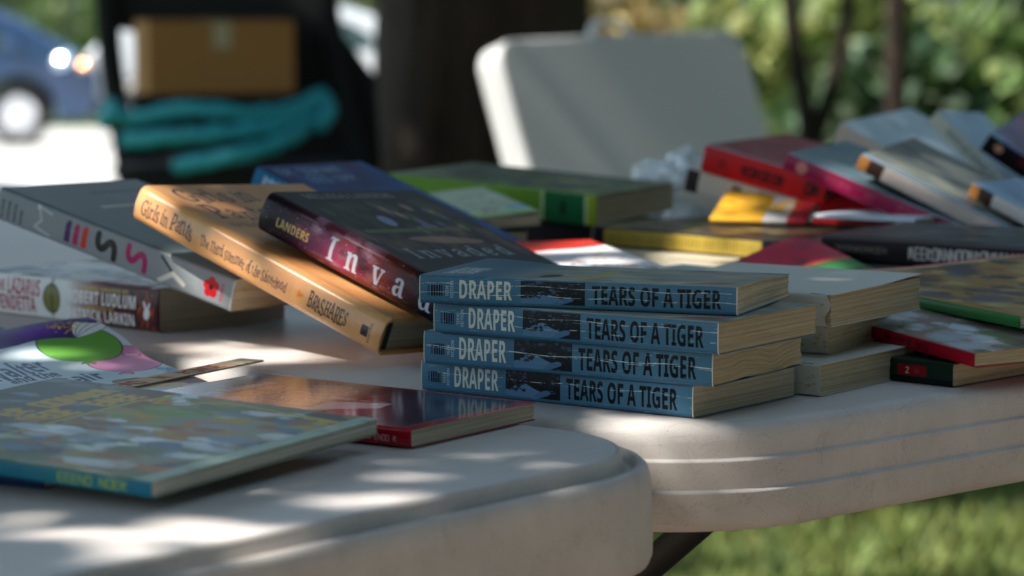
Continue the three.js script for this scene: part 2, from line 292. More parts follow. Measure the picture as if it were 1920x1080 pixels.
// profile: [inset from the outline, height] rings from the flat top outwards and down
function tableRings(Lx, Lz, rad, profile) {
  const ns = 14, ring = (d) => {
    const pts = [], r = Math.max(0.004, rad - d), hx = Lx / 2 - d, hz = Lz / 2 - d;
    for (const [sx, sz, a0] of [[1, 1, 0], [-1, 1, 0.5], [-1, -1, 1], [1, -1, 1.5]]) for (let i = 0; i <= ns; i++) { const a = (a0 + (i / ns) * 0.5) * Math.PI; pts.push([sx * (hx - r) + Math.cos(a) * r, sz * (hz - r) + Math.sin(a) * r]); }
    // split the long straight runs so that noise and normals stay smooth
    const out = []; for (let i = 0; i < pts.length; i++) { const p = pts[i], q = pts[(i + 1) % pts.length], n = Math.max(1, Math.round(Math.hypot(q[0] - p[0], q[1] - p[1]) / 0.12)); const m = i % (ns + 1) === ns ? 12 : 1; for (let j = 0; j < m; j++) out.push([p[0] + (q[0] - p[0]) * j / m, p[1] + (q[1] - p[1]) * j / m]); }
    return out;
  };
  const rings = profile.map(([d]) => ring(d)), n = rings[0].length, pos = [], uv = [], idx = [];
  let per = [0]; for (let i = 1; i <= n; i++) per.push(per[i - 1] + Math.hypot(rings[0][i % n][0] - rings[0][i - 1][0], rings[0][i % n][1] - rings[0][i - 1][1]));
  let run = 0;
  profile.forEach(([d, y], k) => { if (k) run += Math.hypot(d - profile[k - 1][0], y - profile[k - 1][1]); for (let i = 0; i <= n; i++) { const p = rings[k][i % n]; pos.push(p[0], y, p[1]); uv.push(per[i], run); } });
  for (let k = 0; k < profile.length - 1; k++) for (let i = 0; i < n; i++) { const a = k * (n + 1) + i, b = a + 1, c = a + n + 1, e = c + 1; idx.push(a, b, c, b, e, c); }
  const g = new THREE.BufferGeometry(); g.setAttribute('position', new THREE.Float32BufferAttribute(pos, 3)); g.setAttribute('uv', new THREE.Float32BufferAttribute(uv, 2)); g.setIndex(idx); g.computeVertexNormals();
  const cap = (y, ringPts, up) => { const s = new THREE.Shape(ringPts.map(([x, z]) => new THREE.Vector2(x, z))); const c = new THREE.ShapeGeometry(s), p = c.attributes.position, u = c.attributes.uv; for (let i = 0; i < p.count; i++) { const x = p.getX(i), z = p.getY(i); p.setXYZ(i, x, y, z); u.setXY(i, x, z); } const ix = c.index.array; if (up) for (let i = 0; i < ix.length; i += 3) { const t = ix[i]; ix[i] = ix[i + 1]; ix[i + 1] = t; } c.computeVertexNormals(); return c; };
  return { edge: g, top: cap(profile[0][1], rings[0], true), bottom: cap(profile.at(-1)[1], rings.at(-1), false) };
}
const P_STEPPED = [[0.010, 0], [0.0065, -0.0006], [0.0035, -0.0024], [0.0015, -0.0055], [0.0007, -0.0100], [0.0005, -0.0168], [0.0004, -0.0174], [-0.0004, -0.0177], [-0.0016, -0.0181], [-0.0022, -0.0188], [-0.0022, -0.0320], [-0.0023, -0.0326], [-0.0031, -0.0329], [-0.0043, -0.0333], [-0.0049, -0.0341], [-0.0046, -0.0480], [-0.0032, -0.0515], [-0.0006, -0.0532], [0.0024, -0.0538], [0.0050, -0.0520], [0.0055, -0.0400], [0.03, -0.036]];
const P_GROOVED = [[0.0170, 0], [0.0150, -0.0004], [0.0142, -0.0024], [0.0136, -0.0060], [0.0124, -0.0094], [0.0104, -0.0102], [0.0086, -0.0088], [0.0070, -0.0058], [0.0044, -0.0056], [0.0020, -0.0078], [0.0006, -0.0120], [0, -0.0180], [0.0000, -0.0330], [-0.0006, -0.0350], [-0.0004, -0.0480], [0.0014, -0.0525], [0.0050, -0.0545], [0.0085, -0.0530], [0.009, -0.040], [0.03, -0.036]];
function foldingTable(label, ax, az, along, profile, legAt = [-0.66, 0.66]) {
  // (ax, az): middle of the top; along: heading of the long side
  const t = thing('folding_table', label, 'table', 'white plastic folding tables pushed together');
  t.position.set(ax, 0, az); t.rotation.y = along;
  const Lx = 1.83, Lz = 0.76, g = tableRings(Lx, Lz, 0.095, profile);
  for (const k of ['edge', 'top', 'bottom']) g[k].translate(0, TABLE, 0);
  part('tabletop', g.top, topMat, t); part('edge_band', g.edge, sideMat, t); part('underside', g.bottom, sideMat, t);
  for (const s of [-1, 1]) {
    part('side_rail', at(rbox(1.5, 0.022, 0.022, 0.003), 0, TABLE - 0.048, s * 0.27), blackMetal, t);
    const x = legAt[s < 0 ? 0 : 1];
    for (const k of [-1, 1]) part('leg', tube([V3(x, TABLE - 0.05, k * 0.25), V3(x + s * 0.02, 0.35, k * 0.26), V3(x + s * 0.04, 0.004, k * 0.28)], 0.0125, 0.0125, 10, 10), blackMetal, t);
    part('crossbar', tube([V3(x + s * 0.035, 0.1, -0.275), V3(x + s * 0.035, 0.1, 0.275)], 0.011, 0.011, 2, 10), blackMetal, t);
    part('brace', tube([V3(x + s * 0.02, 0.40, 0), V3(x - s * 0.3, TABLE - 0.05, 0)], 0.009, 0.009, 2, 8), blackMetal, t);
    part('leg_bar', tube([V3(x + s * 0.02, 0.40, -0.26), V3(x + s * 0.02, 0.40, 0.26)], 0.010, 0.010, 2, 8), blackMetal, t);
  }
  return t;
}
// heading: the long side runs back and to the left from the corner that faces the camera
function placeTable(label, corner, edgeDeg, profile, where) {
  const a = edgeDeg * Math.PI / 180, d1 = [Math.cos(a), -Math.sin(a)], d2 = [-Math.sin(a), -Math.cos(a)];   // x, z of the short and long sides
  const mid = [corner[0] + d2[0] * 0.915 + d1[0] * where * 0.38, corner[1] + d2[1] * 0.915 + d1[1] * where * 0.38];
  return foldingTable(label, mid[0], mid[1], Math.atan2(-d2[1], d2[0]), profile);
}
const nearTable = placeTable('near white folding table with a grooved rim, carrying the blurred picture book', [0.104, -1.346], 51, P_GROOVED, -1);
const farTable = placeTable('white folding table with a stepped scuffed edge under the stack of blue paperbacks', [0.0735, -1.3635], 42.5, P_STEPPED, 1);
{ const a = 42.5 * Math.PI / 180, d1 = [Math.cos(a), -Math.sin(a)], d2 = [-Math.sin(a), -Math.cos(a)]; const c = farTable.position; const b = foldingTable('white folding table at the back right, hidden under the leaning row of books', c.x + d1[0] * 0.775 - d2[0] * 0.99, c.z + d1[1] * 0.775 - d2[1] * 0.99, farTable.rotation.y, P_STEPPED, [-0.66, 0.0]); }
part('brace', tube([V3(-0.875, 0.707, -0.27), V3(-0.43, 0.36, -0.27)], 0.0085, 0.0085, 2, 10), blackMetal, farTable);
// ---------------------------------------------------------------- books
// local frame of a book: x along the spine, y through the thickness, z = 0 at the spine and -W at the fore-edge
const pageTex = [0, 1, 2].map((k) => canvasTex(256, 512, (c, w, h) => {
  c.fillStyle = css(206, 200, 182); c.fillRect(0, 0, w, h);
  for (let y = 0; y < h; y++) { const v = 0.8 + 0.3 * rnd() - (rnd() < 0.16 ? R(0.1, 0.4) : 0); c.fillStyle = css(206 * v, 200 * v, 182 * v, 0.75); c.fillRect(0, y, w, 1); }
  for (let i = 0; i < 90; i++) { const y = R(0, h), x = R(0, w), v = R(0.5, 1.12); c.strokeStyle = css(202 * v, 192 * v, 164 * v, R(0.2, 0.7)); c.lineWidth = R(0.7, 2.2); c.beginPath(); c.moveTo(x, y); c.lineTo(x + R(20, 160), y + R(-0.6, 0.6)); c.stroke(); }
  for (let i = 0; i < 40; i++) { c.fillStyle = css(150, 120, 70, R(0.02, 0.07)); c.beginPath(); c.ellipse(R(0, w), R(0, h), R(6, 40), R(4, 30), 0, 0, 7); c.fill(); }
}, true, true));
const pageBump = canvasTex(64, 512, (c, w, h) => { for (let y = 0; y < h; y++) { const v = R(40, 255); c.fillStyle = css(v, v, v); c.fillRect(0, y, w, 1); } }, false, true);
pageBump.repeat.set(1 / 0.02, 1 / 0.04); for (const t of pageTex) t.repeat.set(1 / 0.09, 1 / 0.04);
const pageMats = [col(250, 246, 238), col(238, 230, 212), col(255, 252, 246)].map((c, i) => std({ map: pageTex[i], color: c, roughness: 0.95, bumpMap: pageBump, bumpScale: 0.00025, specularIntensity: 0.2 }));
const pageWhite = std({ map: pageTex[2], color: new THREE.Color(1.0, 1.05, 1.12), roughness: 0.9, bumpMap: pageBump, bumpScale: 0.0002, specularIntensity: 0.2 });
const endBoard = std({ color: new THREE.Color(0.02, 0.018, 0.017), roughness: 0.7 });

function warpGeo(g, warp, p0) {
  const p = g.attributes.position;
  for (let i = 0; i < p.count; i++) { const q = warp(p.getX(i), p.getY(i), p.getZ(i), p0); p.setXYZ(i, q[0], q[1], q[2]); }
  g.computeVertexNormals(); return g;
}
function slab(x0, x1, y0, y1, z0, z1, nx, ny, nz) { return new THREE.BoxGeometry(x1 - x0, y1 - y0, z1 - z0, nx, ny, nz).translate((x0 + x1) / 2, (y0 + y1) / 2, (z0 + z1) / 2); }
function metreUV(g) {
  const p = g.attributes.position, n = g.attributes.normal, uv = g.attributes.uv;
  for (let i = 0; i < p.count; i++) { const ax = Math.abs(n.getX(i)), ay = Math.abs(n.getY(i)); if (ay > 0.7) uv.setXY(i, p.getX(i), p.getZ(i)); else uv.setXY(i, ax > 0.7 ? p.getZ(i) + 0.37 : p.getX(i), p.getY(i)); }
  return g;
}
/* o: pose [x,y,z,yaw,pitch,roll,L,T,W], art(ctx, mm, L, T, W) drawn in millimetres: the cover with the fore-edge at the top, the spine below it */
function book(o) {
  const [x, y, z, yaw, pitch, roll, L, T, W] = o.pose;
  const b = thing(o.name || 'paperback_book', o.label, o.category || 'book', o.group);
  b.position.set(x, y, z); b.rotation.set(pitch, yaw, roll, 'YZX');
  const hard = !!o.hard, t = hard ? 0.0024 : (o.cover ?? 0.0004), over = hard ? 0.003 : 0.0004, r = Math.min(o.round ?? (hard ? 0.005 : 0.0016), T * 0.45);
  const ppm = o.res || 4, cw = Math.min(2048, Math.round(L * 1000 * ppm)), ch = Math.min(2048, Math.round((W + T) * 1000 * ppm));
  const tex = canvasTex(cw, ch, (c) => { c.fillStyle = o.base || '#999'; c.fillRect(0, 0, cw, ch); c.scale(cw / (L * 1000), ch / ((W + T) * 1000)); c.lineJoin = 'round'; o.art && o.art(c, L * 1000, T * 1000, W * 1000); });
  const wear = (o.gloss ?? 0.35) + 0.08;
  const mat = std({ map: tex, roughness: wear, specularIntensity: o.spec ?? 0.32, clearcoat: o.coat ?? 0, clearcoatRoughness: 0.22 });
  const fan = o.fan ?? 0.04, own = o.warp;
  const warp = (px, py, pz, p0) => {
    const d = -pz / W; let q = [px, py * (1 + fan * d), pz];
    if (p0 === 'pages') { const e = smooth(0.9, 1, px / L), s1 = x * 900; q[0] += e * (0.0005 * noise(py * 900, pz * 6, s1) + 0.0005 * noise(py * 2600, pz * 9, s1 + 4) - 0.0003); q[2] += smooth(0.94, 1, d) * 0.0007 * noise(py * 1400, px * 20, s1); }
    if (o.skew) q[2] += o.skew * (py / T - 0.5) * smooth(0, 1, d) * 1; 
    if (o.lift && p0 === 'cover') q[1] += o.lift(px / L, d);
    if (own) q = own(q[0], q[1], q[2], px / L, py / T, d, p0);
    return q;
  };
  const pagesMat = o.white ? pageWhite : pageMats[o.pages ?? 0];
  // page block
  const ph = metreUV(slab(over, L - over, t + 0.0001, T - t - 0.0001, -W + (hard ? 0.003 : 0.0006), -t - 0.0008, ...(o.segs || [20, 14, 20])));
  part('page_block', warpGeo(ph, warp, 'pages'), pagesMat, b);
  // covers and spine
  const coverUV = (g) => { const p = g.attributes.position, uv = g.attributes.uv; for (let i = 0; i < p.count; i++) uv.setXY(i, p.getX(i) / L, Math.min(1, (T - p.getZ(i)) / (T + W))); return g; };
  part('front_cover', warpGeo(coverUV(slab(0, L, T - t, T, -W, -r, 24, 1, 18)), warp, 'cover'), mat, b);
  const backMat = o.backArt ? mat : std({ color: o.back ? new THREE.Color(o.back) : new THREE.Color(o.base || '#999'), roughness: wear + 0.1 });
  part('back_cover', warpGeo(slab(0, L, 0, t, -W, -r, 24, 1, 18), warp, 'back'), backMat, b);
  // spine profile
  const prof = [], bulge = o.bulge ?? 0.0003, ns = 6;
  for (let i = 0; i <= ns; i++) { const a = (i / ns) * Math.PI / 2; prof.push([-r + Math.sin(a) * r, T - r + Math.cos(a) * r]); }
  for (let i = 1; i < 4; i++) prof.push([bulge * Math.sin((i / 4) * Math.PI), T - r - (T - 2 * r) * i / 4]);
  for (let i = 0; i <= ns; i++) { const a = (i / ns) * Math.PI / 2; prof.push([-r + Math.cos(a) * r, r - Math.sin(a) * r]); }
  const nx = 24, pos = [], uv = [], idx = [], np = prof.length;
  const inner = prof.map(([pz, py]) => [Math.min(pz, 0) - t * 0.9, THREE.MathUtils.clamp(py, t, T - t)]);
  for (const [layer, pr] of [[0, prof], [1, inner]]) for (let k = 0; k < np; k++) for (let i = 0; i <= nx; i++) { pos.push(L * i / nx, pr[k][1], pr[k][0]); uv.push(i / nx, (T / (T + W)) * THREE.MathUtils.clamp((prof[k][1] - 0 + (prof[k][1] > T - r ? -prof[k][0] : prof[k][1] < r ? prof[k][0] : 0)) / T, 0.005, 1.05)); }
  for (let layer = 0; layer < 2; layer++) for (let k = 0; k < np - 1; k++) for (let i = 0; i < nx; i++) { const a = layer * np * (nx + 1) + k * (nx + 1) + i, e = a + nx + 1; layer ? idx.push(a, a + 1, e, a + 1, e + 1, e) : idx.push(a, e, a + 1, a + 1, e, e + 1); }
  const capAt = (i, flip) => { for (let k = 0; k < np - 1; k++) { const a = k * (nx + 1) + i, e = a + nx + 1, a2 = a + np * (nx + 1), e2 = e + np * (nx + 1); flip ? idx.push(a, a2, e, e, a2, e2) : idx.push(a, e, a2, e, e2, a2); } };
  capAt(0, true); capAt(nx, false);
  const sg = new THREE.BufferGeometry(); sg.setAttribute('position', new THREE.Float32BufferAttribute(pos, 3)); sg.setAttribute('uv', new THREE.Float32BufferAttribute(uv, 2)); sg.setIndex(idx);
  part('spine', warpGeo(sg, warp, 'spine'), mat, b);
  if (hard) { part('headband', metreUV(slab(L - 0.0032, L - 0.0022, t, T - t, -0.010, -t, 1, 1, 1)), endBoard, b); }
  return b;
}
// drawing aids, all in millimetres
const text = (c, s, x, y, size, colr, o = {}) => {
  c.save(); c.translate(x, y); if (o.rot) c.rotate(o.rot); c.fillStyle = colr; c.scale(o.sx || 1, 1); const k = 20; c.scale(1 / k, 1 / k);
  c.font = `${o.w || 'bold'} ${size * k}px ${o.f || 'sans-serif'}`; c.textAlign = o.align || 'left'; c.textBaseline = 'alphabetic';
  if (o.stroke) { c.strokeStyle = o.stroke; c.lineWidth = (o.lw || 0.3) * k; c.lineJoin = 'round'; c.strokeText(s, 0, 0); }
  c.fillText(s, 0, 0); c.restore();
};
// a hand-lettered line: every letter a little off
const hand = (c, s, x, y, size, colr, o = {}) => {
  const f = mulberry(o.seed || 5); c.save(); c.translate(x, y); if (o.rot) c.rotate(o.rot); let px = 0; const k = 20; c.fillStyle = colr;
  for (const ch of s) { const z = size * (0.86 + 0.3 * f()); c.save(); c.translate(px, (f() - 0.5) * size * (o.rise ? 0.04 : 0.18) - px * (o.rise || 0)); c.rotate((f() - 0.5) * (o.rise ? 0.06 : 0.28)); c.scale((o.sx || 0.7) / k, 1 / k); c.font = `${o.w || 'normal'} ${z * k}px ${o.f || 'serif'}`; const w = (c.measureText(ch).width * (o.sx || 0.7)) / k; if (o.lw) { c.strokeStyle = colr; c.lineWidth = o.lw * k; c.strokeText(ch, 0, 0); } c.fillText(ch, 0, 0); c.restore(); px += w * (o.gap || 1.02); }
  c.restore();
};
const blot = (c, n, x0, y0, x1, y1, s0, s1, cols, al = 0.7, seed = 1) => {   // irregular painted patches
  const f = mulberry(seed * 91 + 3);
  for (let i = 0; i < n; i++) {
    const k = cols[(f() * cols.length) | 0], x = x0 + (x1 - x0) * f(), y = y0 + (y1 - y0) * f(), s = s0 + (s1 - s0) * f(), turn = f() * 3, v = 0.9 + 0.2 * f();
    c.fillStyle = css(k[0] * v, k[1] * v, k[2] * v, al * (0.4 + 0.5 * f()));
    for (let j = 0; j < 4; j++) { const m = 8, ph = f() * 6; c.beginPath(); for (let q = 0; q < m; q++) { const a = (q / m) * 6.283, r = s * (0.45 + 0.6 * f()) * (0.7 + j * 0.13); const px = x + Math.cos(a + turn) * r + s * 0.25 * Math.cos(ph), py = y + Math.sin(a + turn) * r * 0.62 + s * 0.2 * Math.sin(ph); q ? c.lineTo(px, py) : c.moveTo(px, py); } c.closePath(); c.fill(); }
  }
};
const scratches = (c, n, x0, x1, y0, y1, colr, seed, len = 14) => { const f = mulberry(seed * 17 + 5); c.lineCap = 'round'; for (let i = 0; i < n; i++) { const x = x0 + (x1 - x0) * f(), y = y0 + (y1 - y0) * f(), l = len * f(); c.strokeStyle = css(...colr, 0.25 + 0.6 * f()); c.lineWidth = 0.08 + 0.22 * f(); c.beginPath(); c.moveTo(x, y); c.lineTo(x + l, y + (f() - 0.5) * 0.5); c.stroke(); } };
const grit = (c, x0, y0, x1, y1, n, colr, seed) => { const f = mulberry(seed * 31 + 7); for (let i = 0; i < n; i++) { c.fillStyle = css(...colr, 0.1 + 0.35 * f()); c.fillRect(x0 + (x1 - x0) * f(), y0 + (y1 - y0) * f(), 0.1 + 0.35 * f(), 0.1 + 0.25 * f()); } };
const rect = (c, x, y, w, h, colr) => { c.fillStyle = colr; c.fillRect(x, y, w, h); };

// a word set to fill a box from x0 to x1, capitals from yTop to yBot
const fit = (c, s, x0, x1, yTop, yBot, colr, o = {}) => {
  const k = 20, size = (yBot - yTop) / (o.low ? 0.55 : 0.714); c.save(); c.font = `${o.w || 'bold'} ${size * k}px ${o.f || 'sans-serif'}`; const w = c.measureText(s).width / k; c.restore();
  text(c, s, x0, yBot, size, colr, { ...o, sx: (x1 - x0) / w });
};
// lettering too small or too blurred to read: rows of letter-like marks
const marks = (c, x, y, w, h, n, colr, o = {}) => {
  const f = mulberry((o.seed || 1) * 53 + n); c.save(); c.translate(x, y); if (o.rot) c.rotate(o.rot); c.strokeStyle = colr; c.lineWidth = o.lw || h * 0.16; c.lineCap = 'butt'; const s = w / n;
  for (let i = 0; i < n; i++) { if (f() < 0.1) continue; const a = i * s + s * 0.12, b = (i + 1) * s - s * 0.16, k = (f() * 5) | 0; c.beginPath();
    if (k < 2) { c.moveTo(a, 0); c.lineTo(a, -h); } else { c.moveTo(a, -h); c.lineTo(a, 0); }
    if (k === 0) { c.lineTo(b, -h); c.moveTo(a, -h * 0.5); c.lineTo(b, -h * 0.5); c.moveTo(a, 0); c.lineTo(b, 0); }
    if (k === 1) { c.lineTo(b, 0); c.lineTo(b, -h); } if (k === 2) { c.moveTo(a, -h); c.lineTo(b, -h * 0.75); c.lineTo(a, -h * 0.45); c.lineTo(b, 0); } if (k === 3) { c.moveTo(a, 0); c.lineTo((a + b) / 2, -h); c.lineTo(b, 0); } if (k === 4) { c.lineTo(b, 0); c.lineTo(b, -h); c.lineTo(a, -h); }
    c.stroke(); }
  c.restore();
};
const POSE = {
  D1: [-0.0479, 0.7913, -1.4863, -0.3625, 0.0, 0.0, 0.171, 0.015, 0.105],
  D2: [-0.0408, 0.7748, -1.4968, -0.5929, 0.0, 0.0, 0.171, 0.0162, 0.102],
  D3: [-0.0463, 0.7571, -1.5058, -0.5608, 0.0, 0.0, 0.172, 0.0174, 0.099],
  D4: [-0.0482, 0.7404, -1.5248, -0.6358, 0.0, 0.0, 0.172, 0.0165, 0.099],
  N1: [0.0282, 0.7744, -1.6175, -0.6043, 0.0, 0.0, 0.14, 0.0172, 0.1057],
  N2: [0.0172, 0.7575, -1.6178, -0.4736, 0.0, 0.0, 0.14, 0.0165, 0.105],
  N3: [0.0226, 0.7404, -1.5996, -0.6259, 0.0, 0.0, 0.14, 0.0168, 0.106],
  B: [-0.1958, 0.7445, -1.4586, -0.5822, 0.0128, -0.0445, 0.1768, 0.0082, 0.1068],
  A: [-0.31, 0.7529, -1.2538, -0.5008, 0.014, -0.0384, 0.1855, 0.0072, 0.1783],
  F: [-0.3463, 0.7404, -1.8968, -0.7528, 0.0, 0.0, 0.1749, 0.0279, 0.106],
  G: [-0.326, 0.8086, -1.8157, -0.5784, -0.0202, -0.249, 0.1939, 0.0206, 0.1305],
  H: [-0.2279, 0.8151, -1.7255, -0.662, -0.0566, -0.3359, 0.2033, 0.0222, 0.1465],
  I: [-0.1499, 0.8122, -1.6852, -0.6177, -0.062, -0.3503, 0.1852, 0.0243, 0.1428],
  J: [-0.1784, 0.8186, -1.9661, -0.5064, -0.0296, -0.3712, 0.2054, 0.0148, 0.1359],
  K: [-0.1013, 0.7785, -2.3527, -0.5977, 0.0521, -0.0503, 0.2016, 0.0243, 0.1179],
  X: [0.1433, 0.8147, -2.1913, -0.5578, 0.0188, -0.2188, 0.2, 0.0206, 0.1353],
  Y: [0.2152, 0.8078, -2.3057, -0.4618, 0.0161, -0.35, 0.1965, 0.0161, 0.1366],
  Z: [0.2477, 0.8234, -2.0838, -0.3977, 0.0446, -0.4344, 0.19, 0.0114, 0.1379],
  AA: [0.3293, 0.8033, -2.0851, -0.707, -0.0, -0.379, 0.1713, 0.0108, 0.1295],
  AB1: [0.2745, 0.8205, -2.4749, -0.5439, 0.0608, -0.4397, 0.1881, 0.0199, 0.1382],
  AB2: [0.3463, 0.8406, -2.412, -0.6149, -0.0759, -0.7062, 0.1463, 0.0147, 0.0919],
  AC: [0.3697, 0.8255, -2.2826, -0.3307, 0.1378, -0.5784, 0.1556, 0.0161, 0.1236],
  S: [0.2089, 0.7712, -1.9411, -0.6377, 0.0013, -0.0037, 0.22, 0.017, 0.1299],
  S2: [0.2079, 0.7552, -1.9103, -0.6352, 0.0, -0.0074, 0.21, 0.015, 0.13],
  T: [0.0604, 0.7655, -2.118, -0.7795, 0.0011, -0.0025, 0.2116, 0.0139, 0.145],
  R: [0.1736, 0.7725, -1.7646, -1.0771, 0.0, -0.0223, 0.22, 0.0067, 0.18],
  Q1: [0.1714, 0.762, -1.6546, -1.0503, 0.0036, -0.066, 0.1497, 0.008, 0.13],
  Q2: [0.1345, 0.7404, -1.6306, -0.7569, -0.0002, -0.0013, 0.1399, 0.0127, 0.106],
  L: [-0.1204, 0.7824, -2.2419, -1.3511, 0.0539, -0.0202, 0.1992, 0.008, 0.1003],
  L2: [-0.0433, 0.7783, -1.9122, -1.2914, 0.0062, -0.0234, 0.1661, 0.0057, 0.0993],
  chair: [0.078, 0.5051, -3.7051, 0.7646, -0.376, 0.0171, 0.4992, 0.4, 0.0451],
  U: [0.287, 0.7404, -2.0557, 2.3621, 0.0, 0.0, 0.19, 0.024, 0.14],
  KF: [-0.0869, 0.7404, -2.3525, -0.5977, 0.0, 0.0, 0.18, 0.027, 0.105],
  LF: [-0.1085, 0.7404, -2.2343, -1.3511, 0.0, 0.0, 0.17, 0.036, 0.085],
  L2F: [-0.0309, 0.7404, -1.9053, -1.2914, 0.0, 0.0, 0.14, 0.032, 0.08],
  S3: [0.2183, 0.7404, -1.9076, -0.6352, 0.0, 0.0, 0.2, 0.0132, 0.125],
  X2: [0.1312, 0.7993, -2.2016, -0.5578, 0.0188, -0.2188, 0.19, 0.0178, 0.13],
  Dw: [-0.4274, 0.7434, -1.6281, -1.15, 0.0, 0.0, 0.2, 0.0035, 0.2],
  C: [-0.2151, 0.7404, -1.4981, -0.5, 0.0, 0.0, 0.17, 0.0026, 0.13],
  E: [-0.465, 0.7404, -1.8202, -1.1, 0.0, 0.0, 0.16, 0.0025, 0.12],
  A2: [-0.3677, 0.7404, -1.3088, -0.49, 0.0, 0.0, 0.19, 0.0115, 0.16],
  V: [0.1036, 0.7805, -2.3609, -0.8, 0.0, 0.0, 0.13, 0.005, 0.09],
  V2: [0.1299, 0.786, -2.19, -0.5, 0.0, 0.0, 0.12, 0.004, 0.09],
  W: [0.1855, 0.7885, -2.0947, -0.62, 0.0, 0.0, 0.12, 0.003, 0.07],
  Pp: [0.0806, 0.76, -1.8876, -1.08, 0.0, 0.0, 0.17, 0.006, 0.13],
  O: [0.0619, 0.771, -1.8281, -0.8, 0.0, 0.0, 0.1, 0.003, 0.07],
  X3: [0.118, 0.79, -2.2, -0.5, 0.0, -0.17, 0.17, 0.02, 0.12],
};
const shift = (k, dx, dL = -dx) => { const p = POSE[k], c = Math.cos(p[3]), s = Math.sin(p[3]); p[0] += c * dx; p[2] += -s * dx; p[6] += dL; };
shift('N1', 0.051, -0.02); shift('N2', 0.066, -0.035); shift('N3', 0.051, -0.02); shift('W', 0.04, -0.04); POSE.X[6] = 0.105; POSE.D1[8] = 0.098; POSE.D1[7] = 0.0146; POSE.Y = [0.1967, 0.8217, -2.1035, -0.4519, 0.0218, -0.3548, 0.1511, 0.013, 0.1275];
POSE.V = [0.146, 0.7806, -2.125, -0.3, 0.27, 0, 0.072, 0.004, 0.062]; POSE.V2 = [0.219, 0.7812, -2.100, -0.3, 0.27, 0, 0.060, 0.004, 0.062];
POSE.L2F[8] = 0.05; POSE.X2[6] = 0.085; POSE.Dw[6] = 0.24; POSE.Dw[1] = TABLE + 0.0014; POSE.E[7] = 0.0009; POSE.C[1] = TABLE + 0.0052; POSE.C[6] = 0.016; POSE.C[7] = 0.0010; POSE.B = [-0.192, 0.7422, -1.423, -0.585, 0, -0.009, 0.174, 0.009, 0.106]; POSE.X3 = [0.14, 0.775, -2.42, -0.5, 0, -0.25, 0.12, 0.02, 0.12];

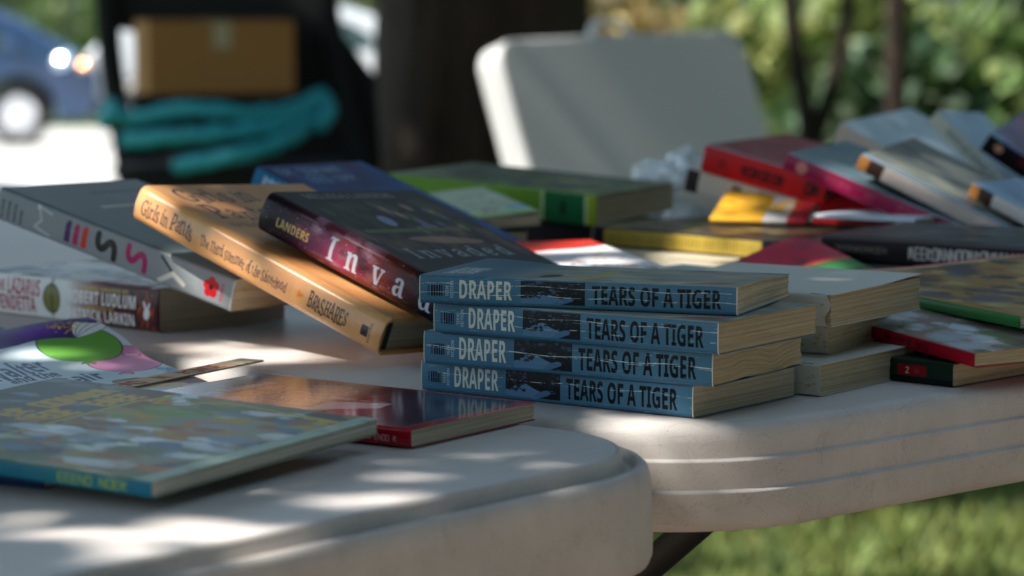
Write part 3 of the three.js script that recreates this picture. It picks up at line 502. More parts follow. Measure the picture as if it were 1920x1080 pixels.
// --- the four blue paperbacks
function draper(seed, wearLines) {
  return (c, L, T, W) => {
    const f = mulberry(seed), s = W; // spine starts at y = W
    rect(c, 0, 0, L, W + T, css(66, 110, 134));
    // cover: head at the left; grey sky, ribbons of colour toward the foot
    rect(c, 46, 0, L - 46, W, css(150, 156, 148)); for (let i = 0; i < 46; i++) { c.fillStyle = css(66 + 84 * i / 46, 112 + 44 * i / 46, 134 + 14 * i / 46); c.fillRect(34 + i * 0.6, 0, 0.7, W); }
    blot(c, 90, 60, 4, L, W - 4, 3, 16, [[120, 126, 118], [168, 170, 156], [104, 112, 108], [140, 146, 140]], 0.35, seed);
    c.fillStyle = css(176, 160, 74, 0.85); c.beginPath(); c.moveTo(78, W - 3); c.quadraticCurveTo(92, W - 30, 84, W - 62); c.lineTo(90, W - 62); c.quadraticCurveTo(98, W - 30, 86, W - 3); c.fill();
    c.fillStyle = css(206, 200, 176); c.beginPath(); c.moveTo(128, W - 4); c.quadraticCurveTo(150, W - 22, 166, W - 16); c.quadraticCurveTo(150, W - 6, 128, W - 4); c.fill(); c.fillStyle = css(180, 70, 44); c.beginPath(); c.moveTo(138, W - 7); c.quadraticCurveTo(152, W - 19, 167, W - 17); c.quadraticCurveTo(156, W - 8, 138, W - 7); c.fill(); c.strokeStyle = css(150, 146, 84); c.lineWidth = 1; c.beginPath(); c.moveTo(120, W - 3); c.quadraticCurveTo(150, W - 2, 168, W - 14); c.stroke();
    c.fillStyle = css(38, 44, 42); c.beginPath(); c.ellipse(66, W - 18, 5, 8, 0.3, 0, 7); c.fill();
    text(c, 'SHARON M.', 14, W - 12, 9, css(206, 212, 206), { rot: -Math.PI / 2, sx: 0.7 }); text(c, 'DRAPER', 24, W - 14, 13, css(206, 212, 206), { rot: -Math.PI / 2, sx: 0.62 });
    // spine
    rect(c, 0, s, L, T, css(68, 111, 135)); rect(c, 0, s + T - 1.8, L, 1.8, css(58, 99, 124));
    const ly = s + T * 0.52;
    c.save(); c.translate(9.6, ly); c.scale(1.05, 0.95); rect(c, -3.2, -3, 6.4, 6, css(8, 10, 14)); for (let i = 0; i < 5; i++) rect(c, -3.2 + i * 1.36, -3, 0.28, 6, css(92, 140, 182)); text(c, 'SIMON', -3.6, 2.9, 1.7, css(8, 10, 14), { rot: -Math.PI / 2 }); text(c, 'PULSE', 5.4, 2.9, 1.7, css(8, 10, 14), { rot: -Math.PI / 2 }); c.restore();
    text(c, 'TEEN', 16.2, ly + 3, 2.4, css(190, 206, 216), { rot: -Math.PI / 2, w: 'normal' }); text(c, 'FICTION', 19, ly + 3.8, 2.4, css(190, 206, 216), { rot: -Math.PI / 2, w: 'normal' });
    fit(c, 'DRAPER', 21.6, 51.2, s + T * 0.13, s + T * 0.78, css(206, 208, 194), { w: 'bold' });
    const px = 56, pw = 34.8; rect(c, px, s + 1.0, pw, T - 2.9, css(14, 20, 27));
    c.save(); c.beginPath(); c.rect(px, s + 1.0, pw, T - 2.9); c.clip();
    c.fillStyle = css(84, 122, 152); c.beginPath(); c.moveTo(px + 2, s + T * 0.66); c.quadraticCurveTo(px + 9, s + T * 0.45, px + 12, s + T * 0.42); c.quadraticCurveTo(px + 20, s + T * 0.66, px + 26, s + T * 0.72); c.lineTo(px + 20, s + T); c.lineTo(px - 1, s + T); c.lineTo(px - 1, s + T * 0.7); c.fill();
    c.fillStyle = css(72, 110, 142); c.beginPath(); c.ellipse(px + 23, s + T * 0.8, 6, 2.2, -0.4, 0, 7); c.fill(); c.fillStyle = css(12, 16, 22); c.beginPath(); c.moveTo(px + 19, s + T - 1); c.lineTo(px + 30, s + T * 0.7); c.lineTo(px + 30, s + T); c.fill();
    blot(c, 60, px, s + 1, px + pw, s + T * 0.5, 0.6, 2.4, [[10, 14, 18], [24, 33, 42], [52, 76, 98]], 0.6, seed + 3); blot(c, 30, px, s + T * 0.45, px + 12, s + T * 0.68, 0.4, 1.6, [[22, 28, 34]], 0.7, seed + 4); c.restore();
    fit(c, 'TEARS OF A TIGER', 94.5, 162.5, s + T * 0.17, s + T * 0.80, css(5, 6, 9), { stroke: css(5, 6, 9), lw: 0.3 });
    // wear: cracked creases along the spine, chips at the edges
    for (const [fy, n] of wearLines) for (let i = 0; i < n; i++) { const x = f() * L, l = 1 + 9 * f() * f(); c.strokeStyle = css(214, 220, 216, 0.25 + 0.6 * f()); c.lineWidth = 0.12 + 0.28 * f(); c.beginPath(); c.moveTo(x, s + T * fy + 0.0 + 0.45 * Math.sin(x * 0.13 + seed)); c.lineTo(x + l, s + T * fy + 0.45 * Math.sin((x + l) * 0.13 + seed) + (f() - 0.5) * 0.3); c.stroke(); }
    scratches(c, 60, 0, L, s, s + T, [150, 182, 204], seed, 5); grit(c, 0, s, L, s + T, 300, [200, 214, 222], seed); grit(c, 0, s, L, s + T, 160, [30, 50, 70], seed + 9);
    for (let i = 0; i < 26; i++) { const x = f() * L; c.fillStyle = css(200, 214, 222, 0.5); c.fillRect(x, s - 0.25, 0.6 + 4 * f(), 0.22); }
    rect(c, 0, s, 0.5, T, css(206, 200, 184)); rect(c, L - 0.6, s, 0.6, T, css(206, 200, 184));
  };
}
const BLUE = { base: '#446f88', res: 7, gloss: 0.3, coat: 0.04, name: 'paperback_book', category: 'paperback' };
const stackOf = 'stack of four blue paperbacks';
book({ ...BLUE, pose: POSE.D4, label: 'blue paperback with black title, bottom of the stack of four', group: stackOf, art: draper(11, [[0.36, 70]]), pages: 0, fan: -0.02 });
book({ ...BLUE, pose: POSE.D3, segs: [24, 14, 48], label: 'blue paperback with wavy water-warped pages, second from the bottom of the stack', group: stackOf, art: draper(23, [[0.45, 190], [0.5, 60]]), pages: 1, fan: 0,
  warp: (x, y, z, u, v, d, p) => { const k = smooth(0.06, 0.5, d) * smooth(0.5, 1, u), w = 0.0021 * Math.sin(d * 9.5 - 1.6) * k; const inside = p === 'pages' ? Math.sin(Math.PI * (0.12 + 0.8 * v)) : p === 'cover' ? 0.12 : 0; return [x + (p === 'pages' ? 0.0003 * Math.sin(d * 21 + v * 5) * k : 0), y + w * inside + (p === 'pages' ? 0.0005 * Math.sin(d * 24 + v * 2) * k * inside : 0), z]; } });
book({ ...BLUE, pose: POSE.D2, label: 'blue paperback third from the bottom of the stack, its tail turned outward', group: stackOf, art: draper(37, [[0.3, 90], [0.62, 30]]), pages: 1, fan: -0.02 });
book({ ...BLUE, pose: POSE.D1, label: 'blue paperback on top of the stack, its grey blue front cover showing', group: stackOf, art: draper(53, [[0.28, 110], [0.6, 90]]), pages: 0, fan: 0, warp: (x, y, z, u, v, d, p) => [x, y - 0.0026 * v * smooth(0.35, 1, d) * smooth(0.02, 0.3, u), z] });

// --- three cream paperbacks behind them
const cream = (seed) => (c, L, T, W) => { rect(c, 0, 0, L, W + T, css(198, 198, 190)); grit(c, 0, 0, L, W + T, 500, [120, 112, 96], seed); scratches(c, 40, 0, L, 0, W + T, [150, 140, 120], seed, 10); rect(c, L - 13, W - 3.4, 8, 2.6, css(52, 50, 48)); for (let i = 0; i < 4; i++) rect(c, L - 12 + i * 1.8, W - 3, 1, 1.9, css(186, 186, 178)); blot(c, 20, L - 20, W, L, W + T, 0.5, 2.5, [[168, 150, 110], [214, 210, 200]], 0.35, seed); };
const WHITE = { base: '#c6c6be', res: 4, gloss: 0.55, coat: 0.05, name: 'paperback_book', category: 'paperback' };
const torn = (x, y, z, u, v, d, p) => [x - (p === 'spine' ? 0.004 * smooth(0.86, 1, u) * (0.5 + 0.5 * Math.sin(v * 7)) : 0), y, z];
book({ ...WHITE, pose: POSE.N3, label: 'cream paperback with yellowed pages, bottom of the short stack behind the blue ones', group: 'short stack of cream paperbacks', art: cream(3), pages: 1, fan: 0.0 });
book({ ...WHITE, pose: POSE.N2, label: 'cream paperback in the middle of the short stack behind the blue ones', group: 'short stack of cream paperbacks', art: cream(5), pages: 1, fan: 0.02 });
book({ ...WHITE, pose: POSE.N1, label: 'cream paperback with a torn spine, topmost of the short stack', group: 'short stack of cream paperbacks', art: cream(8), pages: 1, fan: 0.08, warp: torn, lift: (u, d) => 0.0015 * smooth(0.5, 1, d) });

// --- near table
const P_A = POSE.A;
book({ pose: POSE.A2, label: 'dark blue book under the blurred picture book', base: '#12365c', art: (c, L, T, W) => { rect(c, 0, 0, L, W + T, css(16, 52, 92)); }, pages: 0, res: 2 });
book({ pose: P_A, name: 'picture_book', label: 'blurred picture book with teal spine and yellow title, nearest the camera', category: 'picture book', base: '#7c8a74', res: 3.2, gloss: 0.36, coat: 0.12, white: true, fan: 0, bulge: 0.0001,
  art: (c, L, T, W) => {
    rect(c, 0, 0, L, W, css(128, 142, 118));
    blot(c, 110, 70, 0, L, W, 7, 20, [[150, 138, 84], [70, 124, 156], [214, 226, 232], [128, 92, 44], [176, 156, 40], [70, 112, 66], [46, 66, 74], [166, 96, 50]], 1.0, 4);
    rect(c, 0, 0, 72, W, css(70, 92, 92)); blot(c, 60, 0, 0, 70, W, 4, 14, [[48, 70, 78], [110, 140, 150], [84, 96, 70], [120, 84, 56]], 0.7, 6);
    marks(c, 48, 96, 84, 13, 9, css(200, 164, 40), { rot: -Math.PI / 2, lw: 4 }); marks(c, 66, 100, 84, 13, 10, css(206, 168, 30), { rot: -Math.PI / 2, seed: 4, lw: 4 });
    c.strokeStyle = css(178, 168, 36); c.lineWidth = 3; c.beginPath(); c.moveTo(74, W); c.lineTo(70, 30); c.lineTo(76, 10); c.lineTo(80, 30); c.lineTo(106, 8); c.lineTo(L, 20); c.stroke();
    blot(c, 12, 70, 30, 110, 70, 6, 14, [[92, 150, 70], [110, 160, 80]], 0.8, 12); blot(c, 10, 110, 60, 180, 120, 8, 16, [[206, 220, 226], [186, 206, 216], [120, 150, 170]], 0.85, 15); blot(c, 8, 90, 70, 150, 110, 5, 12, [[150, 84, 44], [166, 120, 40]], 0.8, 18); blot(c, 9, 50, 90, 110, 150, 6, 14, [[170, 122, 40], [120, 140, 160], [190, 208, 216]], 0.8, 21); blot(c, 8, 110, 20, 170, 50, 5, 12, [[190, 206, 196], [150, 90, 60], [60, 120, 160]], 0.75, 24);
    rect(c, L - 9, 0, 9, W, css(150, 178, 160)); blot(c, 40, L - 9, 0, L, W, 1, 4, [[120, 180, 180], [180, 200, 190], [110, 130, 110]], 0.5, 27);
    rect(c, 0, W, L, T, css(20, 106, 126)); rect(c, 40, W + 0.6, 30, T - 1.2, css(150, 158, 80)); rect(c, L - 66, W + 0.8, 48, T - 1.6, css(26, 110, 120)); marks(c, L - 48, W + T - 1.8, 36, T - 3.4, 10, css(176, 176, 74), { seed: 3 }); marks(c, L - 142, W + T - 1.8, 40, T - 3.4, 12, css(176, 176, 74), { seed: 5 });
  } });
book({ pose: POSE.C, name: 'leaflet', label: 'narrow cream leaflet with brown lettering beside the red bordered paperback', category: 'leaflet', base: '#cfc3a8', res: 4, gloss: 0.5, coat: 0.05, cover: 0.0003,
  art: (c, L, T, W) => { rect(c, 0, 0, L, W + T, css(212, 202, 176)); rect(c, 1, 20, 14, W, css(214, 178, 148)); marks(c, 13, W - 2, 96, 10, 13, css(150, 76, 48), { rot: -Math.PI / 2, lw: 2.2 }); blot(c, 14, 16, 8, 26, 30, 1, 3.5, [[90, 84, 74], [150, 140, 120]], 0.7, 3); } });
book({ pose: POSE.B, label: 'navy paperback with a red border and red spine on the near table', base: '#7d1420', res: 5, gloss: 0.02, coat: 0.0, spec: 0.9, fan: 0, pages: 0,
  art: (c, L, T, W) => {
    rect(c, 0, 0, L, W + T, css(150, 18, 36)); rect(c, 6, 3.5, L - 12.5, W - 9, css(24, 34, 62)); c.strokeStyle = css(190, 160, 110); c.lineWidth = 0.5; c.strokeRect(6, 3.5, L - 12.5, W - 9);
    c.fillStyle = css(58, 36, 66); c.beginPath(); c.ellipse(50, 50, 40, 46, 0, 0, 7); c.fill(); blot(c, 90, 24, 10, 90, W - 12, 4, 13, [[74, 40, 66], [44, 40, 80], [100, 58, 74], [40, 36, 70]], 0.4, 8);
    text(c, 'Barbara Robinson', 30, W - 6, 11.5, css(214, 214, 214), { rot: -Math.PI / 2, f: 'serif', w: 'normal', sx: 0.78 });
    for (const [bx, by, bw, n] of [[50, W - 8, 70, 7], [70, W - 6, 86, 8], [90, W - 14, 70, 6]]) { marks(c, bx, by, bw, 14, n, css(214, 170, 156), { rot: -Math.PI / 2, lw: 5, seed: n }); marks(c, bx, by, bw, 14, n, css(130, 66, 84), { rot: -Math.PI / 2, lw: 3, seed: n }); }
    blot(c, 30, 84, 28, 120, 84, 3, 10, [[168, 150, 150], [130, 90, 80], [196, 190, 190], [90, 60, 60]], 0.7, 13); c.fillStyle = css(214, 204, 200); c.beginPath(); c.moveTo(96, W - 20); c.lineTo(124, W - 44); c.lineTo(120, W - 60); c.lineTo(92, W - 48); c.fill();
    blot(c, 26, 20, 70, 60, W - 8, 4, 10, [[170, 80, 70], [140, 150, 190], [180, 110, 90]], 0.6, 16); grit(c, 6, 4, L - 7, W - 6, 120, [220, 220, 230], 4);
    rect(c, 0, W, L, T, css(158, 16, 34)); marks(c, L - 34, W + T - 2.4, 26, 2.6, 12, css(220, 170, 170), { seed: 2 });
    rect(c, L - 3, 0, 3, W, css(172, 28, 52)); scratches(c, 30, 0, L, 0, W + T, [200, 160, 160], 3, 4);
  } });
// picture book with a curled corner
{
  const curl = (x, y, z, u, v, d, p) => { if (p !== 'cover' && p !== 'pages') return [x, y, z]; const k = smooth(0.42, 0, u) * smooth(0.35, 1, d); const s = p === 'cover' ? 1 : 0.55 * v; return [x + 0.016 * k * k * s, y + 0.0155 * k * s, z + 0.012 * k * k * s]; };
  book({ pose: POSE.Dw, name: 'picture_book', label: 'white picture book with green and pink balloons and a curled purple corner', category: 'picture book', base: '#d9e9ef', res: 5, gloss: 0.34, coat: 0.1, white: true, warp: curl, fan: 0,
    art: (c, L, T, W) => {
      rect(c, 0, 0, L, W + T, css(216, 234, 242)); blot(c, 60, 90, 0, L, W, 10, 30, [[176, 214, 232], [190, 222, 238], [214, 236, 244]], 0.3, 5);
      c.save(); // balloons near the fore-edge, heads toward the head of the book
      const balloon = (x, y, rx, ry, rot, fill, kx) => { c.save(); c.translate(x, y); c.rotate(rot); c.fillStyle = fill; c.strokeStyle = css(24, 30, 34); c.lineWidth = 0.7; c.beginPath(); c.ellipse(0, 0, rx, ry, 0, 0, 7); c.fill(); c.stroke(); c.beginPath(); c.moveTo(rx - 0.5, 0); c.quadraticCurveTo(rx + 5, -6, rx + 10, -3); c.quadraticCurveTo(rx + 6, 0, rx + 10, 4); c.quadraticCurveTo(rx + 4, 4, rx - 0.5, 0); c.fill(); c.stroke(); c.fillStyle = 'rgba(255,255,255,0.4)'; c.beginPath(); c.ellipse(-rx * 0.55, -ry * 0.2, 3.6, 5, 0, 0, 7); c.fill(); c.stroke(); c.restore(); };
      balloon(106, 17, 42, 21, 0.27, css(232, 150, 196), 1); balloon(58, 29, 40, 24, 0.18, css(108, 176, 68), 1);
      c.restore();
      c.fillStyle = css(80, 170, 214); c.beginPath(); c.ellipse(146, 3, 6, 2.4, 0, 0, 7); c.fill(); blot(c, 10, 136, 0, 170, 8, 3, 8, [[120, 186, 224]], 0.6, 8);
      const title = css(18, 74, 132), o = { f: 'sans-serif', w: 'bold', lw: 0.9 };
      hand(c, 'Walter', 156, 104, 62, title, { ...o, rot: -Math.PI / 2, sx: 0.205, gap: 1, rise: 0.94 }); hand(c, 'and the', 169, 97, 29, title, { ...o, rot: -Math.PI / 2, sx: 0.31, seed: 7, gap: 1, rise: 0.7 }); hand(c, 'Food', 216, 110, 40, title, { ...o, rot: -Math.PI / 2, sx: 0.34, seed: 8, gap: 1, rise: 0.75 }); hand(c, 'Fair', 183, 71, 38, title, { ...o, rot: -Math.PI / 2, sx: 0.37, seed: 9, gap: 1, rise: 0.7 });
      // hair of the child at the foot
      c.fillStyle = css(134, 112, 112); c.beginPath(); c.ellipse(190, 22, 16, 26, 0.3, 0, 7); c.fill(); blot(c, 26, 178, 4, 204, 44, 3, 8, [[150, 126, 122], [120, 96, 92], [168, 150, 150]], 0.6, 14); c.fillStyle = css(232, 206, 170); c.beginPath(); c.ellipse(206, 28, 9, 16, 0, 0, 7); c.fill();
      // purple corner seal with pages and stars
      c.fillStyle = css(64, 34, 118); c.beginPath(); c.moveTo(0, 0); c.lineTo(16, 0); c.lineTo(46, 26); c.quadraticCurveTo(36, 44, 44, 60); c.quadraticCurveTo(58, 100, 60, W); c.lineTo(0, W); c.fill(); blot(c, 30, 0, 34, 30, W, 2, 9, [[84, 52, 142], [50, 24, 96]], 0.45, 17);
      c.fillStyle = css(236, 242, 244); for (let i = 0; i < 4; i++) { c.strokeStyle = css(60, 60, 70); c.lineWidth = 0.45; c.beginPath(); c.moveTo(46, 27); c.quadraticCurveTo(24 + i * 3.4, 22 - i * 2, 12 + i * 3, 13 - i * 4); c.lineTo(16 + i * 3, 9 - i * 4); c.quadraticCurveTo(34 + i * 2, 14 - i * 2, 46, 27); c.fill(); c.stroke(); }
      const f = mulberry(4); for (let i = 0; i < 30; i++) { const a = R(0, 6.28, f), d = R(3, 17, f); const sx = 20 + Math.cos(a) * d, sy = 22 + Math.sin(a) * d * 0.8; c.fillStyle = css(238, 190, 40); c.beginPath(); for (let k = 0; k < 10; k++) { const r = (k % 2 ? 0.5 : 1.35), q = k * Math.PI / 5; c.lineTo(sx + Math.cos(q) * r, sy + Math.sin(q) * r); } c.fill(); }
      blot(c, 26, 12, 14, 30, 28, 0.6, 2, [[236, 180, 30], [250, 210, 80]], 0.7, 19);
    } });
}
book({ pose: POSE.E, name: 'booklet', label: 'grey and blue booklet at the left edge beneath the white picture book', category: 'booklet', base: '#7d8a90', res: 3, gloss: 0.4, cover: 0.0003, art: (c, L, T, W) => { rect(c, 0, 0, L, W + T, css(120, 132, 138)); rect(c, L - 96, 0, 60, W, css(34, 104, 146)); marks(c, L - 14, 34, 24, 8, 5, css(220, 226, 230), { rot: -Math.PI / 2, seed: 3 }); marks(c, L - 24, 64, 30, 6, 6, css(206, 214, 218), { rot: -Math.PI / 2 }); c.strokeStyle = css(210, 226, 234); c.lineWidth = 2; c.beginPath(); c.ellipse(L - 52, 48, 9, 9, 0, 0, 7); c.stroke(); } });

// --- left group on the far table
book({ pose: POSE.F, label: 'thick white and red thriller paperback lying under the grey book', base: '#d4d2cc', res: 5, gloss: 0.35, coat: 0.3, fan: 0.03, pages: 0, bulge: 0.001, round: 0.003,
  art: (c, L, T, W) => {
    rect(c, 0, 0, L, W + T, css(214, 214, 208)); blot(c, 90, 0, 0, 120, W, 6, 22, [[150, 170, 184], [196, 204, 206], [226, 226, 220], [90, 116, 140]], 0.5, 5); scratches(c, 130, 0, 120, 0, W, [60, 90, 120], 6, 30); rect(c, 0, 0, 60, W * 0.3, css(40, 84, 40)); blot(c, 60, 110, 0, L, W, 5, 18, [[120, 20, 20], [60, 14, 14], [30, 16, 18]], 0.7, 8);
    rect(c, 0, W, L, T, css(222, 222, 216)); const x0 = 84; const gr = c.createLinearGradient(x0, 0, x0 + 42, 0); gr.addColorStop(0, 'rgba(96,20,18,0)'); gr.addColorStop(1, 'rgba(70,16,18,1)'); c.fillStyle = gr; c.fillRect(x0, W, L - x0, T); blot(c, 50, 140, W, L, W + T, 1, 4, [[30, 16, 18], [110, 22, 20], [50, 14, 16]], 0.7, 9); for (let i = 0; i < 26; i++) { c.fillStyle = css(214, 50 + 40 * rnd(), 24, 0.7); c.fillRect(R(L - 20, L - 4), W + R(0, T), R(0.8, 2), R(1.5, 5)); }
    fit(c, 'THE', 9, 20, W + 5, W + 12, css(160, 4, 40)); fit(c, 'LAZARUS', 22, 57, W + 3, W + 13.4, css(160, 4, 40)); fit(c, 'VENDETTA', 9, 52, W + 14.6, W + 24.6, css(160, 4, 40));
    c.fillStyle = css(120, 118, 52); c.beginPath(); c.ellipse(69, W + T * 0.5, 8.4, 9.2, 0, 0, 7); c.fill(); c.strokeStyle = css(54, 54, 36); c.lineWidth = 1; c.stroke(); text(c, 'COVERT-ONE', 71, W + T * 0.5 + 12, 4.4, css(40, 40, 36), { rot: -Math.PI / 2, w: 'bold' });
    fit(c, 'SERIES CREATED BY', 100, 146, W + 3.4, W + 5.6, css(206, 176, 60)); fit(c, 'ROBERT LUDLUM', 85, 154, W + 6.6, W + 14.8, css(232, 228, 220)); fit(c, 'WRITTEN BY', 104, 132, W + 15.6, W + 17.6, css(206, 176, 60)); fit(c, 'PATRICK LARKIN', 84, 152, W + 18, W + 25.4, css(232, 228, 220));
    c.fillStyle = css(236, 232, 226); c.beginPath(); c.ellipse(L - 11, W + T * 0.6, 3, 4, 0.4, 0, 7); c.fill(); c.beginPath(); c.ellipse(L - 12.6, W + T * 0.42, 1.1, 3.2, -0.4, 0, 7); c.fill(); c.beginPath(); c.ellipse(L - 9.2, W + T * 0.44, 1, 3, 0.5, 0, 7); c.fill();
  } });
book({ pose: POSE.G, label: 'grey book with lipstick strokes on its spine, leaning on the white thriller', base: '#8a9092', res: 5, gloss: 0.4, coat: 0.2, fan: 0.02, pages: 0, round: 0.0028,
  art: (c, L, T, W) => {
    rect(c, 0, 0, L, W, css(104, 120, 124)); blot(c, 40, 0, 0, L, W, 8, 26, [[98, 114, 118], [112, 126, 130]], 0.4, 3); rect(c, 48, 30, 3.4, W - 70, css(206, 204, 184)); rect(c, 66, 52, 6, 20, css(150, 30, 60)); rect(c, 20, 10, 4, 60, css(70, 90, 96));
    rect(c, 0, W, L, T, css(140, 145, 148)); const m = W + T / 2, k = T / 20.6;
    ['ALLISON', 'DODSON', 'MAISON', 'RAYNE'].forEach((s, i) => text(c, s, 6 + i * 5.4, W + T - 2.5, 3.4, css(34, 38, 42), { rot: -Math.PI / 2, sx: 0.85 }));
    c.strokeStyle = css(190, 186, 188); c.lineWidth = 1.7; c.beginPath(); c.moveTo(46, W + 4.5); c.lineTo(34, W + 2); c.lineTo(38, m); c.lineTo(33, W + T - 5); c.lineTo(46, W + T - 2.6); c.stroke(); c.lineWidth = 2.4; c.strokeStyle = css(214, 212, 206); c.beginPath(); c.moveTo(33, W + 1); c.lineTo(35, W + 4); c.stroke();
    const lip = (x, colr, tall) => { c.fillStyle = colr; c.beginPath(); c.moveTo(x, m + 7); c.lineTo(x, m - tall + 2); c.quadraticCurveTo(x + 1.6, m - tall - 2.4, x + 4.2, m - tall); c.lineTo(x + 4.6, m + 7); c.fill(); }; lip(58, css(74, 16, 92), 6); lip(65, css(176, 14, 92), 5.6); lip(72, css(210, 42, 16), 6);
    const ess = (x, colr, lw) => { c.strokeStyle = colr; c.lineWidth = lw; c.lineCap = 'round'; c.beginPath(); c.moveTo(x, m - 5.4); c.bezierCurveTo(x - 1, m + 3, x + 4, m + 5, x + 7, m); c.bezierCurveTo(x + 10, m - 5, x + 15, m - 4, x + 14.5, m + 6); c.stroke(); }; ess(85, css(24, 24, 26), 4.4); ess(110, css(172, 12, 92), 4);
    c.strokeStyle = css(28, 30, 34); c.lineWidth = 1.7; c.beginPath(); c.moveTo(136, m - 7); c.lineTo(146, m); c.stroke(); c.strokeStyle = css(214, 210, 198); c.lineWidth = 3.2; c.beginPath(); c.moveTo(137, m + 8); c.lineTo(147, m + 1); c.lineTo(156, m + 5); c.stroke();
    c.fillStyle = css(190, 18, 30); for (let i = 0; i < 5; i++) { const a = i * 1.257 - 0.4; c.beginPath(); c.ellipse(177 + Math.cos(a) * 3.6, m + Math.sin(a) * 4, 2.6, 2.8, a, 0, 7); c.fill(); } c.fillStyle = '#111'; c.beginPath(); c.ellipse(177, m, 1.6, 1.6, 0, 0, 7); c.fill(); text(c, 'POPPY', 187, W + T - 4, 3.6, css(196, 40, 50), { rot: -Math.PI / 2 });
    rect(c, L - 1, W, 1, T, css(190, 196, 200)); scratches(c, 60, 0, L, W - 1, W + T, [180, 188, 190], 3, 8);
  } });
book({ pose: POSE.H, name: 'hardcover_book', label: 'orange hardcover with handwritten title, leaning between the grey and the galaxy book', category: 'hardcover', hard: true, base: '#e59c50', res: 5, gloss: 0.24, coat: 0.25, spec: 0.6, round: 0.0055, bulge: 0.0008, pages: 0, back: '#d99a58',
  art: (c, L, T, W) => {
    rect(c, 0, 0, L, W + T, css(228, 164, 104)); blot(c, 60, 0, 0, L, W + T, 8, 30, [[232, 170, 110], [222, 154, 94], [234, 178, 120]], 0.35, 4);
    const ink = css(44, 38, 66);
    hand(c, 'Girls in', 28, W - 14, 24, ink, { rot: -Math.PI / 2, sx: 0.75, f: 'serif', lw: 0.5, seed: 3 }); hand(c, 'Pants', 54, W - 16, 26, ink, { rot: -Math.PI / 2, sx: 0.75, f: 'serif', lw: 0.5, seed: 4 }); hand(c, 'the third summer of', 66, W - 14, 8, ink, { rot: -Math.PI / 2, seed: 5 }); blot(c, 6, 30, 20, 70, W - 20, 1, 4, [[230, 130, 40]], 0.5, 6);
    const y = W + T * 0.74;
    hand(c, 'Girls in Pants', 5, y - 0.6, 13, ink, { sx: 0.55, lw: 0.3, seed: 11, gap: 0.98 }); hand(c, 'The Third Summer of the Sisterhood', 57, y - 1.2, 8.6, ink, { sx: 0.5, lw: 0.2, seed: 13, gap: 0.98 });
    c.fillStyle = css(236, 130, 30); c.beginPath(); c.moveTo(137.5, W + T * 0.42); c.lineTo(143, W + T * 0.52); c.lineTo(137.5, W + T * 0.64); c.fill();
    hand(c, 'BRASHARES', 146, y, 12.5, css(40, 34, 34), { sx: 0.44, f: 'serif', lw: 0.45, seed: 17, gap: 0.95 });
    rect(c, L - 15, W + T * 0.4, 5.4, 6.2, css(40, 34, 34)); text(c, 'DELACORTE', L - 7.6, W + T - 4, 2.2, css(60, 50, 40), { rot: -Math.PI / 2 }); scratches(c, 40, 0, L, W - 2, W + T, [250, 214, 160], 5, 8);
  } });
